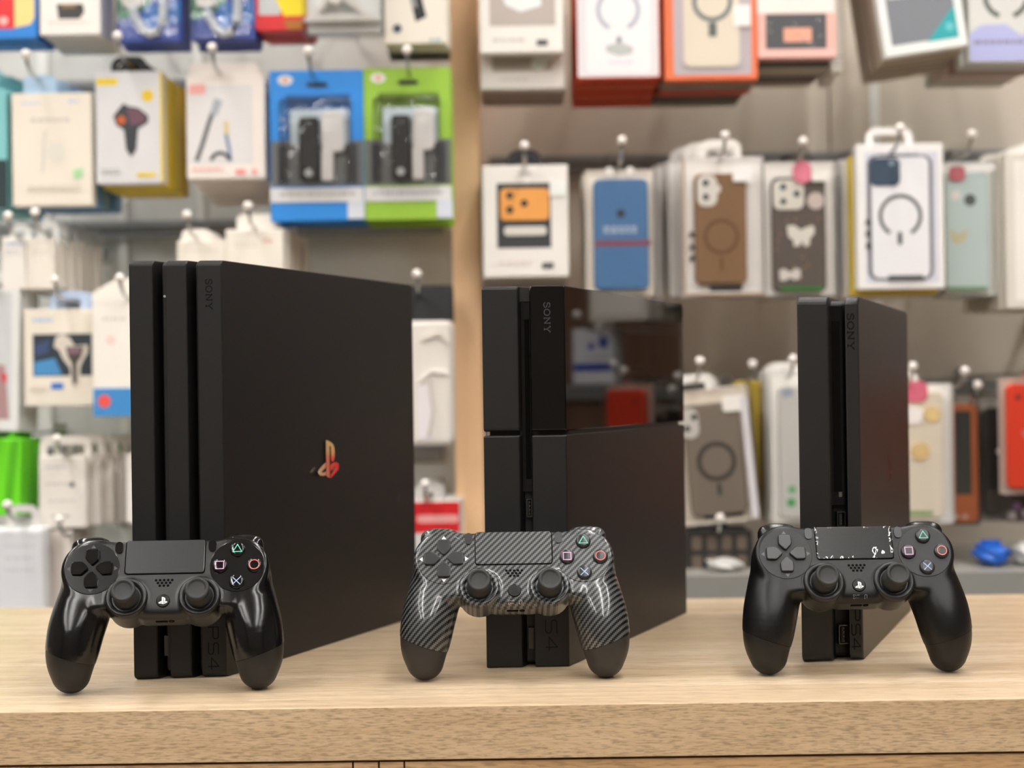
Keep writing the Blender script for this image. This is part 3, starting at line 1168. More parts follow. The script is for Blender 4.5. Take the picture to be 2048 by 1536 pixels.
    for row, (n, v) in enumerate(((5, -10.6), (4, -12.6), (3, -14.6))):
        for q in range(n):
            u = (q - (n - 1) / 2) * 2.75
            z = drop(u, v)
            vs = [bm.verts.new((x, y, z + .10)) for x, y in disc_pts(u, v, .95, n=12)]
            bm.faces.new(vs)
    tag(P('speaker_holes', mm(bm), m_hole), 'rows of small round speaker holes')
    # home button
    zc = drop(0, -25.6)
    hb_ = P('home_button', zprism(disc_pts(0, -25.6, 4.4, n=36), zc - 2, zc + .7, .4, 3), m_ps, smooth=40)
    P('home_ring', zprism(disc_pts(0, -25.6, 4.75, n=36), zc - 2, zc + .1), m_hole, hb_)
    if ps_emblem:
        lg = ps_logo(8.8, 5.2, 0, .2, 'z')
        bmesh.ops.translate(lg, vec=(0, -25.6, zc + .62), verts=lg.verts)
        bmesh.ops.recalc_face_normals(lg, faces=lg.faces)
        P('emblem', mm(lg), m_white_print if mset is not sets[1] else m_ps, hb_)
    # underside text and port
    if text:
        E_ = lambda x: [[(x + 1.2, -32.4), (x, -32.4), (x, -34.6), (x + 1.2, -34.6)], [(x, -33.5), (x + 1.0, -33.5)]]
        X_ = lambda x: [[(x, -32.4), (x + 1.3, -34.6)], [(x + 1.3, -32.4), (x, -34.6)]]
        T_ = lambda x: [[(x, -32.4), (x + 1.4, -32.4)], [(x + .7, -32.4), (x + .7, -34.6)]]
        m_txt = mat('small_print_grey', rgb(120, 120, 122), .5) if mset is sets[2] else mat('small_print_tan', rgb(190, 182, 165), .5)
        P('port_text', draped(E_(-4.6) + X_(-3.1) + T_(-1.6), .3), m_txt)
        P('headset_icon', draped([arc(4.2, -33.3, .95, -50, 230, 14), [(3.5, -34.1), (3.3, -34.7), (3.9, -34.8)], [(4.9, -34.1), (5.1, -34.7)]], .28), m_txt)
    sd = (bvh.ray_cast(Vector((-1.5, -60, -9.0)), Vector((0, 1, 0)))[0] or Vector((0, -39, 0))).y
    pt = boxm(-5.5, 2.5, sd - .25, sd + 3, -11, -8.2, .5, 2)
    P('extension_port', mm(pt), m_hole)
    jk = lathe([(0, .3), (1.0, .3), (1.1, -.3), (1.9, -.3), (2.0, .5), (2.0, 2)], 20)
    bmesh.ops.transform(jk, matrix=Matrix.Translation((5.2, sd, -9.4)) @ Matrix.Rotation(math.radians(-90), 4, 'X'), verts=jk.verts)
    P('headset_jack', mm(jk), m_hole, smooth=40)
    if filmed:
        bm = bmesh.new()
        nx, ny = 54, 24
        rr = random.Random(3)
        grid = []
        for j in range(ny + 1):
            row = []
            for i in range(nx + 1):
                u, v = -27.5 + 55 * i / nx, -5.6 + 24 * j / ny
                z = .9
                edge = min(i, nx - i, j, ny - j)
                if edge < 2:
                    z += rr.uniform(0, .5 if i < 4 or j < 3 else .35)
                d1 = math.hypot(u - 17, v + .2)
                if d1 < 5.2:   # air bubble in the lower right corner
                    z += 1.0 * (1 - d1 / 5.2) * (0.6 + .4 * math.cos(2.4 * (u + v)))
                row.append(bm.verts.new((u, v, z)))
            grid.append(row)
        for j in range(ny):
            for i in range(nx):
                bm.faces.new((grid[j][i], grid[j][i + 1], grid[j + 1][i + 1], grid[j + 1][i]))
        tag(P('protective_film', mm(bm), film, pad, smooth=180), 'clear crinkled protective film with an air bubble')
    # pose: stand on the grips, lean back
    rot = Matrix.Rotation(math.radians(yaw), 3, 'Z') @ Matrix.Rotation(math.radians(roll_), 3, 'Y') @ Matrix.Rotation(math.radians(90 - lean), 3, 'X')
    pts = bv[bv[:, 1] < -50] * .001 * CS
    wp = pts @ np.array(rot).T
    zmin = wp[:, 2].min()
    zmid = (rot @ Vector((0, -25.6e-3, 0))).z - zmin
    t.rotation_euler = rot.to_euler()
    t.scale = (CS, CS, CS)
    tgt = at(loc_px[0], loc_px[1], Y)
    off = rot @ Vector((0, -25.6e-3 * CS, 0))
    t.location = (tgt.x - off.x, Y - off.y, -zmin + .0002)
    return t


LEAN = 27
CS = 0.982
controller('glossy black controller leaning on the tall three-slab console', sets[0], (326, 1199), 1.1290, LEAN, 3.6, text=False)
controller('carbon fibre patterned controller leaning on the half-glossy console', sets[1], (1029, 1180), 1.1590, LEAN, 0.8)
controller('matte black controller with filmed touchpad leaning on the slim console', sets[2], (1718, 1171), 1.1620, LEAN, 0.9, filmed=True)

# ================================================================== shop display on the back wall
def pm(h_, rough=0.45, coat=0.0, metal=0.0):
    return mat('print_' + h_ + ('_g' if coat else ''), h_, rough, metal=metal, coat=coat, var=0.03, scale=25)


M_HOOK = mat('hook_chrome', rgb(196, 196, 194), 0.25, metal=1.0)
M_BALL = mat('hook_ball', rgb(238, 232, 226), 0.3)
M_CLEAR = clear_mat('clear_plastic', tint=(.985, .985, .98, 1), gloss=0.01, rough=0.12, ior=1.15)
M_BLISTER = clear_mat('blister_plastic', tint=(.985, .985, .985, 1), gloss=0.05, rough=0.10, bump=1.0, bscale=55, ior=1.25)
M_BAG = clear_mat('bag_plastic', tint=(.9, .9, .9, 1), gloss=0.03, rough=0.2, bump=0.5, bscale=38, ior=1.15)
M_RAIL = mat('rail_metal', rgb(140, 141, 140), 0.35, metal=0.2)
ORD = ['', 'second', 'third', 'fourth', 'fifth', 'sixth', 'seventh', 'eighth']
UNIT = lambda Y: Y / F      # metres per photo pixel at distance Y


def flat(root, name, bm, m, parent=None, label=None):
    o = link(name, bm, m, parent or root)
    if label:
        o['label'] = label
    return o


class Pack:
    """a hanging package whose front face covers a given area of the picture at distance Y"""

    def __init__(self, name, label, cat, rect, Y, depth, m, tilt=0.0, yaw=0.0, r=2.5, body='box', group=None, back=None, bev=.0012):
        x0, y0, x1, y1 = rect
        self.rect, self.Y, self.depth = rect, Y, depth
        c = at((x0 + x1) / 2, (y0 + y1) / 2, Y)
        self.u = UNIT(Y)
        self.w, self.h = (x1 - x0) * self.u, (y1 - y0) * self.u
        rot = Matrix.Rotation(math.radians(yaw), 3, 'Z') @ Matrix.Rotation(math.radians(-tilt), 3, 'Y')
        b = c - rot @ Vector((0, 0, self.h / 2))
        self.root = thing(name, label, cat, b, rot.to_euler(), group)
        self.n = 0
        self.body = body
        if body:
            bm = prism(rrect(-self.w / 2, 0, self.w / 2, self.h, r * self.u), 0, depth, 'y', bev, 2)
            link(body, bm, m, self.root, smooth=40)

    def pt(self, x, y):
        x0, y0, x1, y1 = self.rect
        return ((x - (x0 + x1) / 2) * self.u, (y1 - y) * self.u)

    def lift(self, k=None):
        self.n += 1
        return .00012 * self.n if k is None else k

    def rect_(self, name, q, m, r=1.5, parent=None, thick=None, y=None, label=None, bev=0):
        a, b = self.pt(q[0], q[3]), self.pt(q[2], q[1])
        l = self.lift(thick)
        y = 0 if y is None else y
        return flat(self.root, name, prism(rrect(a[0], a[1], b[0], b[1], r * self.u), y - l, y + .0002, 'y', bev, 2), m, parent, label)

    def poly(self, name, pts, m, parent=None, thick=None, y=0, label=None):
        l = self.lift(thick)
        return flat(self.root, name, prism([self.pt(*p) for p in pts], y - l, y + .0002, 'y'), m, parent, label)

    def circ(self, name, cx, cy, r, m, parent=None, thick=None, y=0, ry=None, label=None):
        l = self.lift(thick)
        c = self.pt(cx, cy)
        return flat(self.root, name, prism(disc_pts(c[0], c[1], r * self.u, (ry or r) * self.u, 24), y - l, y + .0002, 'y'), m, parent, label)

    def ring(self, name, cx, cy, r, wd, m, a0=0, a1=360, parent=None, thick=None, y=0, label=None):
        l = self.lift(thick)
        c = self.pt(cx, cy)
        if a1 - a0 >= 360:
            bm = rib(disc_pts(c[0], c[1], r * self.u, n=36), wd * self.u, y - l, y + .0002, True)
        else:
            bm = rib(arc(c[0], c[1], r * self.u, a0, a1, 30), wd * self.u, y - l, y + .0002)
        return flat(self.root, name, bm, m, parent, label)

    def line(self, name, pts, wd, m, parent=None, thick=None, y=0, closed=False):
        l = self.lift(thick)
        return flat(self.root, name, rib([self.pt(*p) for p in pts], wd * self.u, y - l, y + .0002, closed), m, parent)

    def textbars(self, name, x0, y0, x1, rows, m, hgt=3, gap=7):
        """printed lines too blurred to read"""
        bm = bmesh.new()
        rr = random.Random(int(x0 * 7 + y0))
        l = self.lift()
        for i in range(rows):
            x = x0
            while x < x1 - 4:
                wd = rr.uniform(5, 16)
                a, b = self.pt(x, y0 + i * gap + hgt), self.pt(min(x + wd, x1), y0 + i * gap)
                box(bm, a[0], b[0], -l, .0002, a[1], b[1])
                x += wd + 3
        return flat(self.root, name, bm, m)

    def shell(self, name, q, m, depth, r=3, y=0.0):
        a, b = self.pt(q[0], q[3]), self.pt(q[2], q[1])
        return link(name, prism(rrect(a[0], a[1], b[0], b[1], r * self.u, 6), y, y + depth, 'y', .0012, 2), m, self.root, smooth=40)

    def hook(self, ball, what, m_tab=None, tab_w=40, front=.045, ring_tab=True, tab_h=None):
        """ball-tipped peg hook from the wall through the package's hang tab"""
        Yb = self.Y - front
        p = at(ball[0], ball[1], Yb)
        zt = p.z - .020
        hk = thing('peg_hook', 'chrome peg hook with round tip holding ' + what, 'hook', (p.x, WALL_Y, zt), group='peg hooks on the display wall')
        path = [(0, 0, 0), (0, self.Y - .012 - WALL_Y, 0), (0, self.Y - .028 - WALL_Y, .003), (0, Yb - WALL_Y + .004, .012), (0, Yb - WALL_Y, .020)]
        link('wire', tube(path, .0022), M_HOOK, hk, smooth=60)
        bl = lathe([(0, -.0055), (.003, -.0047), (.0049, -.0025), (.0055, 0), (.0049, .0025), (.003, .0047), (0, .0055)], 16)
        bmesh.ops.translate(bl, vec=(0, Yb - WALL_Y, .020), verts=bl.verts)
        link('ball_tip', bl, M_BALL, hk, smooth=180)
        link('back_plate', boxm(-.008, .008, -.018, -.014, -.014, .010, .001), M_HOOK, hk)
        inv = Matrix.Translation(-Vector(self.root.location))
        lx, lz = p.x - self.root.location.x, zt - self.root.location.z
        if m_tab is not None:
            tw = tab_w * self.u / 2
            top = max(lz + .012, self.h + .006) if tab_h is None else self.h + tab_h * self.u
            lx = max(-self.w / 2 + tw, min(self.w / 2 - tw, lx))
            outline = rrect(lx - tw, self.h - .012, lx + tw, top, .008, 5)
            yb = self.depth * .5
            if ring_tab:
                bm = rib(outline, .0085, yb, yb + .0009, True)
            else:
                bm = prism(outline, yb, yb + .0009, 'y')
            link('hang_tab', bm, m_tab, self.root)
        return self

    def stack(self, n, gap=.002, keep=('box', 'hang_tab', 'card', 'clear_shell', 'phone_case', 'bag'), noun='pack', dx=0.0, dz=0.0, tone=None, jit=.002, tilt=0.0):
        """more packs of the same kind behind the front one on its hook"""
        rr = random.Random(int(self.rect[0] * 3 + self.rect[1]))
        lab = self.root['label']
        self.root['group'] = self.root.get('group') or ('packs hanging behind ' + lab)[:70]
        for k_ in range(1, n + 1):
            c = copy_tree(self.root, None, keep)
            c.location = Vector(self.root.location) + Vector((dx * k_ + rr.uniform(-jit, jit), (self.depth + gap) * k_, dz * k_ + rr.uniform(-jit, jit)))
            c['label'] = ('%s from the front behind %s' % (ORD[k_] if k_ < len(ORD) else 'farthest', lab))
            words = c['label'].split()
            c['label'] = ' '.join(words[:16])
            if tone:
                for ch in c.children:
                    if ch.name.split('.')[0] in ('box', 'card') and tone[(k_ - 1) % len(tone)] is not None:
                        ch.data = ch.data.copy()
                        ch.data.materials[0] = tone[(k_ - 1) % len(tone)]
        return self


WHITE, CREAM, OFFW = pm('ece8e2'), pm('e6dfd2'), pm('dcdad6')
BLACK, DGREY, MGREY, LGREY = pm('1c1d1f'), pm('4a4c50'), pm('8a8c8e'), pm('c4c6c8')
BLUE, SKY, PALEBLUE = pm('1f7fd6'), pm('3aa0ea'), pm('b9d6ec')
GREEN, LIME, YEL, RED, ORANGE = pm('3f9a4a'), pm('9cc83a'), pm('e6c81e'), pm('d8262c'), pm('ee6a3c')
TEXT = pm('9a9a9c')

# ---- rails the hooks sit on
for lab, px0, px1, py in (('left bay, upper row', -200, 905, 172), ('left bay, middle row', -200, 905, 452), ('left bay, lower row', -200, 905, 640), ('left bay, bottom row', -200, 905, 900),
                          ('right bay, upper row', 961, 2700, -250), ('right bay, middle row', 961, 2700, 318), ('right bay, lower row', 961, 2700, 772)):
    a, b = at(px0, py, WALL_Y), at(px1, py, WALL_Y)
    z_ = at((px0 + min(px1, 2048)) / 2, py, WALL_Y).z
    rl = thing('hook_rail', 'thin grey metal hook rail across the display wall, ' + lab, 'rail', (a.x + .012, WALL_Y, z_), group='hook rails on the display wall')
    ln = b.x - a.x - (.024 if px1 == 905 else .012)
    link('bar', boxm(0, ln, -.012, 0, -.016, .004, .001), M_RAIL, rl)
    link('lip', boxm(0, ln, -.016, -.010, -.002, .006, .0008), MGREY, rl)

# ---- left bay, top row
YL = 1.93
p = Pack('blister_pack', 'red yellow and blue package cut by the top left corner', 'package', (-75, -190, 72, 78), YL, .018, BLUE)
p.rect_('red_panel', (-75, -190, 28, 58), RED, 2)
p.poly('yellow_panel', [(28, -190), (66, -190), (68, 36), (60, 50), (28, 56)], pm('f2d488'))
p.circ('round_mark', 6, 42, 9, pm('f0b0ac'))
p.hook((0, -235), 'the red yellow and blue package', BLUE, 40).stack(3)
p = Pack('accessory_box', 'white box with a black lens picture in the top left row', 'package', (78, -190, 200, 70), YL, .02, WHITE)
p.poly('picture', [(112, 8), (165, 8), (168, 24), (158, 38), (116, 38)], pm('3a3836'))
p.rect_('gold_band', (122, 9, 150, 16), pm('8a6a4a'))
p.rect_('picture', (-300 + 400, -150, 180, -30), LGREY)
p.textbars('print', 95, 44, 180, 1, pm('e8c4be'))
p.hook((139, -235), 'the white box with the black lens picture', WHITE, 44).stack(4)
for i, (x0, what) in enumerate(((232, 'left of two alike'), (380, 'right of two alike'))):
    p = Pack('cable_pack', 'blue and green cable card with a white loop, ' + what, 'package', (x0, -190, x0 + 128, 84 - 6 * i), YL, .012, pm('4a64c0'), body='card')
    p.poly('green_patch', [(x0, -190), (x0 + 80, -190), (x0 + 70, 10), (x0 + 30, 34), (x0, 40)], pm('5fa68a'))
    p.poly('blue_patch', [(x0 + 60, 10), (x0 + 128, 0), (x0 + 128, 45), (x0 + 40, 60)], pm('3f86d8'))
    c = x0 + 65
    p.rect_('plug', (x0 + 14, -20, x0 + 52, 14), WHITE, 3, thick=.006)
    cb_pts = [(x0 + 34, 14), (x0 + 38, 34), (x0 + 52, 58), (x0 + 68, 70), (x0 + 84, 66), (x0 + 94, 44), (x0 + 96, 10), (x0 + 95, -60)]
    bm = tube([(p.pt(*q)[0], -.005, p.pt(*q)[1]) for q in cb_pts], .0052, 10)
    link('cable', bm, pm('dfe6ee', .35), p.root, smooth=60)
    p.shell('blister', (x0 + 4, -150, x0 + 124, 76), M_BLISTER, .012, 8, -.0125)
    p.hook((x0 + 60, -235), ('the left blue cable card', 'the right blue cable card')[i], pm('4a64c0'), 40).stack(4)
p = Pack('blister_pack', 'red white and yellow package in the top row left of the post', 'package', (508, -190, 614, 62), YL, .02, RED, r=10)
p.rect_('white_panel', (516, -120, 560, 30), LGREY, 3)
p.poly('yellow_panel', [(548, -10), (612, -10), (612, 32), (566, 32)], pm('f4dc18'))
p.poly('amber_panel', [(566, 40), (610, 40), (608, 60), (572, 60)], pm('b06a14'))
p.hook((560, -235), 'the red white and yellow package', RED, 36).stack(3)
p = Pack('plastic_bag', 'clear bag with a white triangular holder in the top row', 'package', (612, -200, 762, 66), YL, .006, pm('e6e8e6'), body='card')
bm = rib([p.pt(672, -14), p.pt(622, 40), p.pt(744, 40), p.pt(672, -14)], 14 * p.u, -.014, -.004)
link('holder', bm, WHITE, p.root)
p.circ('knob', 672, 2, 13, WHITE, thick=.02)
link('bag', prism(rrect(-p.w / 2 - .003, -.006, p.w / 2 + .003, p.h, .006), -.02, .012, 'y', .004, 3), M_BAG, p.root, smooth=60)
p.hook((688, -240), 'the clear bag with the white holder', WHITE, 40).stack(2, keep=('card', 'hang_tab'))
p = Pack('accessory_box', 'cream box with a slanted black device beside the wooden post', 'package', (768, -190, 893, 88), YL, .022, CREAM)
p.poly('picture', [(806, -60), (828, -66), (852, 34), (830, 44)], BLACK)
p.poly('picture_label', [(818, -10), (828, -12), (834, 14), (824, 16)], MGREY)
p.circ('round_mark', 793, 57, 9, pm('3c4654'))
p.textbars('print', 858, 78, 884, 1, pm('8fb2b4'), 6)
p.hook((830, -235), 'the cream box with the slanted device', CREAM, 40).stack(3, tone=[CREAM, pm('4a4a42'), pm('3a3a36')])

# ---- left bay, second row
YR = 1.95
p = Pack('blister_pack', 'teal package cut by the left edge beside the cream box', 'package', (-130, 178, 14, 420), YR, .014, pm('7fc4c8'), r=8)
p.rect_('dark_base', (-130, 320, 14, 418), pm('1f3436'), 3)
p.hook((-60, 110), 'the teal package at the left edge', pm('7fc4c8'), 40).stack(6, dx=.002)
p = Pack('accessory_box', 'cream box with faint drawing hanging at left on blue tab', 'package', (24, 186, 184, 412), YR, .02, pm('e9e0d2'))
p.textbars('brand_print', 44, 203, 80, 1, pm('c3cfe4'), 6)
p.textbars('brand_print', 138, 200, 158, 1, pm('bccbe4'), 6)
p.textbars('print', 62, 236, 140, 1, pm('c9c6bc'), 8)
p.line('drawing', [(92, 262), (88, 290), (86, 330), (84, 345)], 5, pm('cfcdc6'))
p.ring('drawing', 112, 276, 16, 3, pm('dad8cc'), 200, 340)
p.circ('drawing', 112, 306, 18, pm('dfdcd0'), ry=22)
p.poly('green_mark', [(146, 340), (166, 336), (164, 356), (148, 360)], pm('a9d8a4'))
p.textbars('print', 56, 372, 160, 2, pm('cfc8ba'))
p.hook((52, 108), 'the cream box with the blue tab', pm('b4d2ee'), 66, ring_tab=False, tab_h=40).stack(5, tone=[pm('5a94c8'), pm('6f93a0'), pm('4f78a8'), pm('5a94c8')], dx=.001, dz=.001)
p = Pack('accessory_box', 'grey and yellow box showing a black car charger', 'package', (191, 142, 326, 368), YR, .022, pm('d6d6d8'))
p.rect_('yellow_label', (194, 156, 236, 170), YEL)
p.circ('yellow_dot', 296, 192, 12, pm('e2c21c'))
dev = [(248, 206), (256, 212), (278, 216), (297, 232), (296, 246), (276, 258), (272, 300), (262, 314), (252, 300), (248, 260), (232, 250), (227, 232), (236, 220)]
p.poly('picture', dev, pm('33363c'))
p.poly('picture_screen', [(254, 216), (276, 218), (292, 234), (288, 248), (262, 250)], pm('6a4656'))
p.circ('picture_knob', 243, 240, 9, pm('c05a2a'))
p.textbars('print', 204, 338, 240, 2, pm('a9a9ab'))
p.rect_('yellow_label', (273, 346, 310, 354), YEL)
p.rect_('yellow_edge', (321, 144, 326, 366), YEL, .5)
p.hook((235, 72), 'the grey and yellow car charger box', BLACK, 58, tab_h=26).stack(4, tone=[YEL, pm('d8c02a'), YEL, pm('c9a61a'), YEL], dx=.0015, dz=-.001)
p = Pack('accessory_box', 'white box with a cable picture and coral corner label', 'package', (373, 150, 530, 358), YR, .022, pm('efe6df'))
p.rect_('header', (378, 124, 518, 168), pm('f0e7e0'), 12, thick=.0004, y=.004)
p.rect_('window', (376, 170, 506, 328), pm('dedcdc'))
p.rect_('coral_label', (379, 168, 412, 188), pm('f0aca6'), 4)
p.line('picture', [(392, 322), (404, 290), (418, 246), (432, 208)], 9, pm('5a5c60'))
p.poly('picture_plug', [(420, 226), (430, 196), (446, 202), (434, 232)], pm('a8b0b8'))
p.line('picture', [(452, 268), (458, 300), (460, 322)], 7, pm('7284a8'))
p.poly('picture_plug', [(448, 242), (456, 242), (458, 268), (449, 268)], pm('d8c48a'))
p.ring('picture', 440, 324, 18, 7, pm('3a3c40'), 10, 170)
p.textbars('print', 384, 335, 445, 1, pm('eab8b0'), 6)
p.rect_('coral_label', (470, 339, 490, 350), pm('ee9a98'), 3)
p.rect_('coral_label', (504, 339, 512, 350), pm('ee9a98'), 2)
p.hook((424, 95), 'the white cable box with the coral label').stack(6, keep=('box', 'header'), dx=.001, dz=-.002)


def tall_blister(x0, x1, y0, y1, col, dark, lab, ball, what):
    p = Pack('blister_pack', lab, 'package', (x0, y0, x1, y1), YR, .004, col, body='card', r=4)
    w_ = x1 - x0
    fx = lambda t: x0 + t * w_
    fy = lambda t: y0 + t * (y1 - y0)
    p.rect_('recess', (fx(.17), fy(.16), fx(.86), fy(.48)), dark, 3)
    p.circ('round_sticker', fx(.17), fy(.065), 15, WHITE, ry=10)
    p.circ('round_sticker_mark', fx(.17), fy(.065), 5, pm('e08a8a'))
    p.rect_('dark_base', (fx(.01), fy(.47), fx(.99), fy(.77)), pm('6a6c6c'), 2)
    p.rect_('dark_side', (fx(.08), fy(.50), fx(.20), fy(.76)), pm('3a3c3e'), 2)
    p.rect_('dark_side', (fx(.80), fy(.49), fx(.93), fy(.76)), pm('3a3c3e'), 2)
    p.rect_('painted_glare', (fx(.22), fy(.26), fx(.84), fy(.50)), pm('c4d2da'), 8)  # pale patch painted in for the white glare on the bubble
    # charger and plug behind the bubble
    dv = p.rect_('charger', (fx(.32), fy(.32), fx(.53), fy(.74)), BLACK, 6, thick=.012, bev=.002)
    p.circ('charger_light', fx(.42), fy(.69), 8, LGREY, parent=dv, thick=.0128)
    p.rect_('cable_reel', (fx(.56), fy(.28), fx(.80), fy(.55)), pm('f2eeec'), 10, thick=.010, bev=.002)
    p.rect_('cable_reel', (fx(.55), fy(.52), fx(.68), fy(.74)), pm('f0ecea'), 6, thick=.010, bev=.002)
    p.shell('blister', (fx(.12), fy(.2), fx(.88), fy(.77)), M_BLISTER, .016, 10, -.0165)
    p.rect_('white_strip', (fx(.0), fy(.78), fx(.99), fy(.875)), pm('e6e6e8'), 1)
    p.textbars('print', fx(.1), fy(.81), fx(.9), 1, LGREY, 8)
    p.rect_('white_corner', (fx(.82), fy(.875), fx(1), fy(.99)), pm('d6dce8'), 1)
    p.rect_('hang_slot', (fx(.40), fy(.085), fx(.62), fy(.11)), BLACK, 4)
    p.hook(ball, what, None)
    p.stack(3, gap=.018, keep=('card', 'blister', 'white_strip'))
    return p


tall_blister(540, 728, 140, 442, pm('2a8ee6'), pm('1b62a6'), 'blue blister card with a black charger left of the green one', (616, 102), 'the blue charger card')
tall_blister(728, 904, 135, 440, pm('98c43c'), pm('6c8f22'), 'lime green blister card with a black charger by the wooden post', (814, 100), 'the lime green charger card')

# ---- left bay, third row
p = Pack('accessory_box', 'small white box with a blue print in the left third row', 'package', (4, 474, 52, 578), YR, .022, WHITE, r=1.5)
p.textbars('brand_print', 12, 484, 46, 1, pm('b8cbe6'), 6)
p.textbars('print', 12, 500, 40, 2, LGREY)
p.hook((16, 432), 'the small white box with blue print', pm('cfd0ce'), 30).stack(5, dx=.004)
p = Pack('accessory_box', 'small plain white box beside the blue printed one', 'package', (53, 476, 110, 578), YR, .022, pm('ebe4da'), r=1.5)
p.textbars('print', 66, 500, 96, 2, pm('dad2c6'))
p.hook((70, 425), 'the small plain white box', pm('cfd0ce'), 30).stack(5, dx=.004)
p = Pack('accessory_box', 'white box peeping out behind the tall console, left of two', 'package', (355, 480, 452, 640), YR, .02, pm('efe8dc'))
p.textbars('print', 368, 500, 440, 1, pm('ddd6ca'))
p.hook((374, 430), 'the left white box behind the tall console', pm('eee8de'), 60, ring_tab=False, tab_h=24).stack(4)
p = Pack('accessory_box', 'white box peeping out behind the tall console, right of two', 'package', (452, 458, 568, 640), YR, .02, pm('f0e9dd'))
p.textbars('print', 470, 484, 520, 2, pm('ddd6ca'))
p.rect_('pink_mark', (526, 478, 546, 486), pm('eac8bc'))
p.hook((496, 412), 'the right white box behind the tall console', pm('f0eae0'), 76, ring_tab=False, tab_h=32).stack(5, dx=.002)

# ---- left bay, fourth row
p = Pack('picture_frame_pack', 'tilted white framed pack with pink picture at left edge', 'package', (-95, 575, 38, 862), YR, .012, pm('e4e6e4'), tilt=-1.5, yaw=0, r=3)
p.rect_('picture', (-85, 585, 22, 840), pm('cfd2d4'), 2)
p.poly('picture_pink', [(-85, 720), (10, 730), (20, 838), (-85, 838)], pm('b08c8c'))
p.poly('red_mark', [(4, 745), (14, 748), (14, 765), (6, 762)], RED)
p.hook((-30, 530), 'the tilted white framed pack', pm('e4e6e4'), 40).stack(3, dx=.003)
p = Pack('accessory_box', 'white box with a windowed car charger near the tall console', 'package', (48, 618, 188, 812), YR, .025, pm('ece4d6'))
p.textbars('brand_print', 66, 636, 106, 1, pm('b4cbe6'), 8)
p.rect_('window', (66, 668, 184, 752), pm('2e3a44'), 1)
p.poly('window_blue', [(68, 724), (110, 716), (124, 750), (68, 750)], pm('4a90c8'))
p.poly('window_blue', [(70, 690), (100, 678), (96, 706), (72, 712)], pm('3f4f78'))
sil = [(112, 674), (126, 668), (140, 676), (150, 692), (176, 690), (176, 706), (166, 722), (160, 736), (160, 768), (150, 782), (142, 770), (140, 736), (126, 718), (118, 700), (108, 694)]
p.poly('picture_outline', sil, pm('d8d0c4'))
p.poly('picture', [(132, 694), (168, 694), (164, 712), (154, 728), (154, 764), (149, 772), (145, 764), (144, 728), (136, 714)], pm('4a4440'))
p.rect_('picture_screen', (138, 697, 162, 708), pm('8a6a78'))
p.rect_('blue_label', (102, 766, 126, 778), pm('3a76d0'))
p.textbars('print', 62, 772, 96, 2, pm('d8d0c0'))
p.hook((110, 560), 'the white box with the windowed car charger', pm('b6c8e4'), 64, tab_h=30).stack(4, dz=.001)
p = Pack('accessory_box', 'tall white and blue box half hidden left of the tall console', 'package', (186, 600, 300, 832), YR - .03, .02, pm('f3eee6'), r=3)
p.poly('shoulder', [(186, 604), (186, 585), (236, 556), (300, 556), (300, 604)], pm('f3eee6'), thick=.0003)
p.textbars('print', 206, 634, 258, 1, pm('dfd8ce'), 7)
p.circ('pink_mark', 222, 680, 10, pm('f0d8d2'))
p.rect_('blue_base', (186, 776, 300, 832), pm('3f8ed0'), 3)
p.circ('red_mark', 208, 802, 13, pm('e8584e'))
p.hook((240, 556), 'the tall white and blue box', None).stack(3)
p = Pack('plastic_bag', 'white wrapped item with black header between console and post', 'package', (770, 640, 904, 892), YR, .016, pm('e2dcd4'), r=14, body='bag', bev=.006)
p.rect_('black_header', (770, 572, 904, 642), pm('26282a'), 2, thick=.002, y=.006)
p.line('fold', [(846, 680), (880, 668), (900, 690)], 6, pm('d2cac0'), thick=.003)
p.line('fold', [(838, 764), (862, 742), (896, 748)], 5, pm('f0ece6'), thick=.003)
p.line('fold', [(860, 760), (866, 820), (856, 870)], 6, pm('cfc8c0'), thick=.003)
p.rect_('label_patch', (834, 770, 864, 880), pm('e8e2e6'), 3)
p.hook((834, 548), 'the white bag with the black header', None).stack(3, keep=('bag', 'black_header'))
p = Pack('accessory_box', 'red and white pack low between the tall console and post', 'package', (790, 1004, 920, 1140), YR, .022, pm('d8d8d4'))
p.rect_('red_panel', (790, 1004, 920, 1066), pm('d81e26'), 2)
p.rect_('pale_band', (834, 1030, 918, 1046), pm('f0a6a4'), 6)
p.hook((850, 968), 'the red and white pack', pm('c8c4c0'), 40).stack(4)

# ---- left bay, bottom rows
p = Pack('blister_pack', 'bright green package at the left edge', 'package', (-100, 876, 42, 1030), YR, .014, pm('6fe01e'), tilt=-2, r=3)
p.poly('dark_green_fold', [(20, 880), (36, 880), (24, 1028), (8, 1028)], pm('54b812'))
p.hook((-30, 840), 'the bright green package', pm('6fe01e'), 40).stack(3, dx=.001)
p = Pack('accessory_box', 'white box with grey lettering beside the green package', 'package', (78, 912, 172, 1056), YR, .022, pm('ebe5dd'))
p.textbars('print', 92, 932, 140, 1, LGREY, 4)
p.textbars('print', 92, 966, 150, 1, pm('cfc8c2'), 4)
p.textbars('print', 96, 1000, 150, 1, pm('cfc8c2'), 4)
p.textbars('print', 102, 1030, 146, 1, pm('b8b4b0'), 5)
p.rect_('dark_mark', (141, 964, 148, 974), DGREY)
p.hook((114, 878), 'the white box with grey lettering', pm('e6e0d8'), 90, tab_h=30).stack(5, dx=.009)
p = Pack('plastic_bag', 'white bag standing low at the left edge of the counter', 'package', (-60, 1056, 88, 1260), YR - .03, .03, pm('e4e4e8'), r=8, body='bag', bev=.008)
p.textbars('print', 10, 1090, 70, 3, pm('d2d2da'), 5, 24)
p.hook((15, 1010), 'the white bag low at the left edge', pm('d8d4d0'), 50)
p = Pack('accessory_box', 'beige grey box beside the low white bag', 'package', (90, 1062, 146, 1260), YR, .10, pm('c9beb4'))
